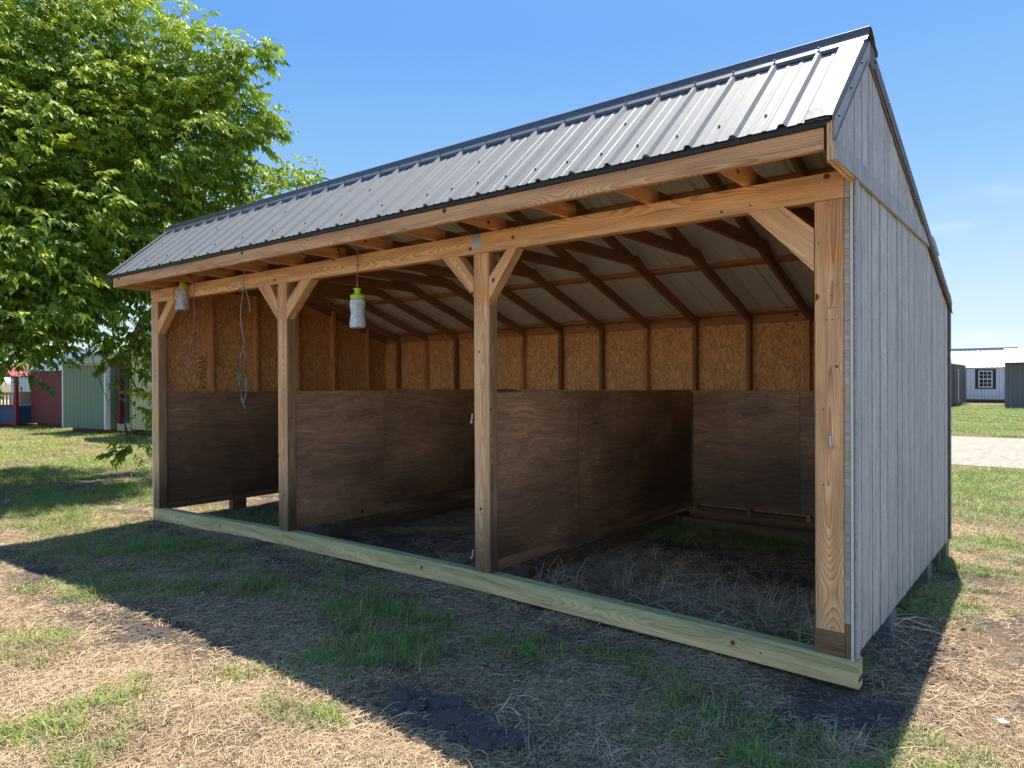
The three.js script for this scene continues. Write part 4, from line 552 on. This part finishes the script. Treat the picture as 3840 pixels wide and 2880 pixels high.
{ // grey shed at the right edge
  const t = thing('grey_shed', 'grey shed with light ribbed metal roof at the right edge', 'shed', [0.1, 0, -42.2]), w = paint(0.15, 0.155, 0.15);
  mesh('wall', boxWall(-1.95, 2.2, 0.0, 2.36, -1.2, 1.2), w, t); const rm = std({ color: lin(0.5, 0.5, 0.52), metalness: 0.3, roughness: 0.4 }); mesh('roof', ribRoof(-2.05, 2.3, 1.4, 2.36, 0, 3.1, 0.42), rm, t); mesh('rear_roof', ribRoof(-2.05, 2.3, -1.4, 2.36, 0, 3.1, 0.42), rm, t); mesh('gable', prism([[-1.2, 2.361], [1.2, 2.361], [0, 3.02]], 'x', -1.94, 2.19), w, t); mesh('eave_trim', bx3(-2.06, 2.31, 2.32, 2.39, 1.41, 1.44), std({ color: lin(0.12, 0.12, 0.12) }), t);
}

// ---------------------------------------------------------------- grass, straw, clods
function bladeTuft(seed, n, h, spread, lean, w, rad) { // curved tapering blades: three segments each
  const q = rng(seed), pos = [], uv = [], idx = [];
  for (let i = 0; i < n; i++) {
    const a = q() * 6.28, rr = rad * Math.sqrt(q()), bx = Math.cos(a) * rr, bz = Math.sin(a) * rr, d = q() * 6.28, H = h * (0.45 + 0.75 * q()), ln = lean * (0.3 + q()), W = w * (0.6 + 0.7 * q()), k = pos.length / 3, px = -Math.sin(d), pz = Math.cos(d);
    for (let j = 0; j < 3; j++) { const t = j / 3, f = ln * t * t * spread, y = H * (t - 0.25 * lean * t * t), ww = W * (1 - 0.75 * t) / 2; pos.push(bx + Math.cos(d) * f + px * ww, y, bz + Math.sin(d) * f + pz * ww, bx + Math.cos(d) * f - px * ww, y, bz + Math.sin(d) * f - pz * ww); uv.push(0, t, 1, t); }
    pos.push(bx + Math.cos(d) * ln * spread, H * (1 - 0.25 * lean), bz + Math.sin(d) * ln * spread); uv.push(0.5, 1);
    idx.push(k, k + 1, k + 2, k + 1, k + 3, k + 2, k + 2, k + 3, k + 4, k + 3, k + 5, k + 4, k + 4, k + 5, k + 6);
  }
  return G(pos, uv, idx);
}
function strawPatch(seed, n, len, w, rad, rise) { // stems lying on the ground, slightly arched, crossing one another
  const q = rng(seed), pos = [], uv = [], idx = [];
  for (let i = 0; i < n; i++) {
    const a = q() * 6.28, rr = rad * Math.sqrt(q()), d = q() * 6.28, l = len * (0.35 + q()), W = w * (0.5 + q()), y0 = 0.002 + q() * rise * 0.4, y1 = y0 + (q() - 0.2) * rise, bend = (q() - 0.5) * (q() < 0.2 ? 0.7 : 0.22), k = pos.length / 3; let x = Math.cos(a) * rr, z = Math.sin(a) * rr, dd = d;
    for (let j = 0; j < 4; j++) { const t = j / 3, y = lerp(y0, y1, t) + rise * 0.5 * Math.sin(t * 3.1), px = -Math.sin(dd) * W / 2 * (1 - 0.5 * t), pz = Math.cos(dd) * W / 2 * (1 - 0.5 * t); pos.push(x + px, y, z + pz, x - px, y + W * 0.4, z - pz); uv.push(0, t, 1, t); x += Math.cos(dd) * l / 3; z += Math.sin(dd) * l / 3; dd += bend; }
    for (let j = 0; j < 3; j++) { const b = k + j * 2; idx.push(b, b + 1, b + 2, b + 1, b + 3, b + 2); }
  }
  return G(pos, uv, idx);
}
const bladeM = new THREE.MeshPhysicalMaterial({ color: lin(1, 1, 1), roughness: 0.7, transmission: 0.3, thickness: 0, side: THREE.DoubleSide }), strawM = std({ color: lin(1, 1, 1), roughness: 0.75, side: THREE.DoubleSide });
function scatter(name, label, geos, mat, spots) {
  const root = new THREE.Group(); root.name = numbered(name); scene.add(root); tag(root, label, 'grass', null, 'stuff');
  const V = geos.length, m = new THREE.Matrix4(), Q = new THREE.Quaternion(), c = new THREE.Color(), up = new THREE.Vector3(0, 1, 0);
  geos.forEach((g, v) => { const li = spots.filter((_, i) => i % V === v), im = shade(new THREE.InstancedMesh(g, mat, li.length)); li.forEach(([x, y, z, a, s, sy, k], i) => { m.compose(new THREE.Vector3(x, y, z), Q.setFromAxisAngle(up, a), new THREE.Vector3(s, s * sy, s)); im.setMatrixAt(i, m); im.setColorAt(i, c.setRGB(...k)); }); im.name = 'blades'; im.userData.kind = 'stuff'; root.add(im); });
  return root;
}
{
  const r = rng(606), green = [], straw = [], far = [], stalk = [];
  const inside = (x, z) => x > -7.3 && x < 0 && z < -0.1 && z > -3.5, onSkid = (x, z) => x > -7.35 && x < 0.04 && z > -0.11 && z < 0.015;
  const visible = (x, z) => { const dx = x - 0.837, dz = z - 3.772, f = -0.6187 * dx - 0.7857 * dz, s = 0.7857 * dx - 0.6187 * dz; return f > 0.2 && Math.abs(s) < f * 0.80 + 0.5; };
  for (let i = 0; i < 340000; i++) {                       // the near field
    const x = -9.4 + r() * 11.6, z = -4.9 + r() * 8.2; if (!visible(x, z) || onSkid(x, z)) continue;
    const d = Math.hypot(x - 0.837, z - 3.772); if (r() > 1.25 * Math.exp(-d / 9)) continue;
    const [g, s, t] = cover(x, z), q = r(), ins = inside(x, z);
    if (q < g * 0.5) { const y = r(); green.push([x, groundY(x, z) - 0.004, z, r() * 6.28, (0.55 + 0.75 * r()) * (ins ? 1.2 : 1), 0.6 + 0.8 * g * r() + 0.25, y < 0.22 ? [0.4, 0.31, 0.15] : [lerp(0.12, 0.3, y), lerp(0.22, 0.4, y), lerp(0.035, 0.05, y)]]); }
    else if (q > 0.62 && r() < (t * 0.62 * (0.35 + 0.75 * sstep(0.35, 0.6, fbm(x * 1.8, z * 2.4, 133, 3))) + 0.06 + (ins ? 0.1 : 0)) * (1 - 0.6 * s)) { const y = r(), b = (r() < 0.25 ? 0.45 + 0.3 * r() : 0.8 + 0.6 * r()) * (ins ? 1.05 : 1.1); straw.push([x, groundY(x, z), z, r() * 6.28, 0.6 + 0.7 * r(), 0.6 + 1.2 * r() * r(), [b * lerp(0.34, 0.5, y), b * lerp(0.235, 0.375, y), b * lerp(0.13, 0.225, y)]]); }
  }
  for (let i = 0; i < 230000; i++) {                       // further out, larger tufts
    const x = -34 + r() * 40, z = -46 + r() * 50; if (!visible(x, z) || (x > -9.4 && z > -4.9) || inside(x, z) || (z < -10.8 && z > -19)) continue;
    const d = Math.hypot(x - 0.837, z - 3.772); if (r() > 1.3 * Math.exp(-d / 26)) continue;
    const [g, s] = cover(x, z), y = r(), dry = sstep(-10, -18, x) * 0.55; if (r() > 0.12 + g * 0.95) continue;
    far.push([x, groundY(x, z) - 0.01, z, r() * 6.28, (0.6 + 0.7 * r()) * (1 + d / 40), 0.7 + 0.5 * r(), y < 0.2 + dry * 0.5 ? [0.36, 0.31, 0.12] : [lerp(0.13, 0.3, y) + dry * 0.2, lerp(0.26, 0.44, y) + dry * 0.08, lerp(0.02, 0.035, y) + dry * 0.03]]);
  }
  for (const [cx, cz, n, rad, s] of [[-2.15, -0.55, 16, 0.2, 1.25], [-1.35, -0.8, 80, 0.5, 1], [-0.8, -0.7, 90, 0.55, 1], [-0.5, -1.0, 60, 0.45, 1], [-1.5, -1.5, 60, 0.7, 0.8], [-3.3, -0.9, 14, 0.7, 0.6], [-1.1, 1.35, 9, 0.28, 0.65], [-0.2, 0.75, 12, 0.4, 0.55], [0.15, 0.6, 8, 0.2, 0.6], [-2.3, 0.9, 14, 0.7, 0.5], [-3.4, 0.55, 14, 0.8, 0.5], [-1.55, 1.75, 8, 0.25, 0.5], [-0.62, 1.3, 3, 0.1, 0.9]]) for (let k = 0; k < n; k++) { const a = r() * 6.28, q = rad * Math.sqrt(r()), x = cx + Math.cos(a) * q, z = cz + Math.sin(a) * q * 0.7, b = 0.8 + 0.5 * r(); if (!onSkid(x, z)) stalk.push([x, groundY(x, z) - 0.01, z, r() * 6.28, s * (0.7 + 0.6 * r()), 0.5 + 0.7 * r(), [0.6 * b, 0.47 * b, 0.3 * b]]); }
  scatter('short_grass', 'patchy short green grass around the shelter', [bladeTuft(1, 16, 0.06, 0.06, 0.9, 0.0042, 0.045), bladeTuft(2, 14, 0.075, 0.07, 1.0, 0.0045, 0.05), bladeTuft(3, 18, 0.045, 0.05, 0.9, 0.004, 0.05)], bladeM, green);
  scatter('straw_litter', 'dry straw and cut grass lying on the ground', [strawPatch(4, 44, 0.04, 0.002, 0.11, 0.009), strawPatch(5, 30, 0.05, 0.002, 0.12, 0.011), strawPatch(6, 70, 0.024, 0.0019, 0.12, 0.006), strawPatch(7, 7, 0.1, 0.0022, 0.13, 0.018)], strawM, straw);
  scatter('field_grass', 'yellow green grass across the field and verge', [bladeTuft(8, 26, 0.065, 0.06, 1, 0.0055, 0.12), bladeTuft(9, 30, 0.05, 0.06, 1, 0.0055, 0.15)], bladeM, far);
  scatter('dry_stalks', 'long bent dry stalks in the right hand stall and in front of the sill', [bladeTuft(10, 7, 0.2, 0.22, 1.2, 0.0038, 0.05), bladeTuft(12, 6, 0.26, 0.25, 1.3, 0.004, 0.05), strawPatch(13, 12, 0.3, 0.004, 0.08, 0.07)], strawM, stalk);
  // broken clods in the rut
  const gs = [], soil = std({ color: lin(0.085, 0.07, 0.062), roughness: 1 });
  for (let k = 0; k < 1300; k++) { const c = [[-1.38, 1.45, 0.4, 0.15], [-1.38, 1.45, 0.4, 0.15], [-1.3, 1.4, 0.25, 0.1], [0.15, 0.3, 0.35, 0.45], [-3.8, 1.8, 0.7, 0.22], [0.2, -0.6, 0.25, 0.8]][Math.floor(r() * 6)], x = c[0] + (r() + r() - 1) * c[2], z = c[1] + (r() + r() - 1) * c[3], s = 0.004 + (c[0] === -1.38 || c[0] === -1.3 ? 0.045 : 0.012) * Math.pow(r(), 3.2); if (onSkid(x, z)) continue; const g = new THREE.IcosahedronGeometry(s, 1), p = g.attributes.position; for (let i = 0; i < p.count; i++) { const f = 0.75 + 0.5 * vnoise(p.getX(i) / s * 1.5 + k, p.getY(i) / s * 1.5 + p.getZ(i) / s, 9); p.setXYZ(i, p.getX(i) * f, p.getY(i) * f * 0.7, p.getZ(i) * f); } g.computeVertexNormals(); g.translate(x, groundY(x, z) + s * 0.2, z); gs.push(g); }
  tag(mesh('soil_clods', mergeGeometries(gs), soil), 'dark broken soil clods scattered in the rut and beside the sill', 'soil', null, 'stuff');
  const sc = sheet(4, 3, (s, t) => [s * 0.04, 0.006 * Math.sin(s * 4 + t * 3), t * 0.022], (s, t) => [s, t]); sc.translate(0.58, groundY(0.6, -0.07) + 0.018, -0.08); tag(mesh('paper_scrap', sc, std({ color: lin(0.8, 0.8, 0.82), side: THREE.DoubleSide })), 'small white scrap of litter on the dry ground at right', 'litter');
}

// ---------------------------------------------------------------- draw
const renderer = new THREE.WebGLRenderer({ antialias: true });
renderer.setSize(1024, 768); renderer.shadowMap.enabled = true; renderer.toneMapping = THREE.LinearToneMapping; renderer.toneMappingExposure = EXPOSURE;
renderer.render(scene, camera);
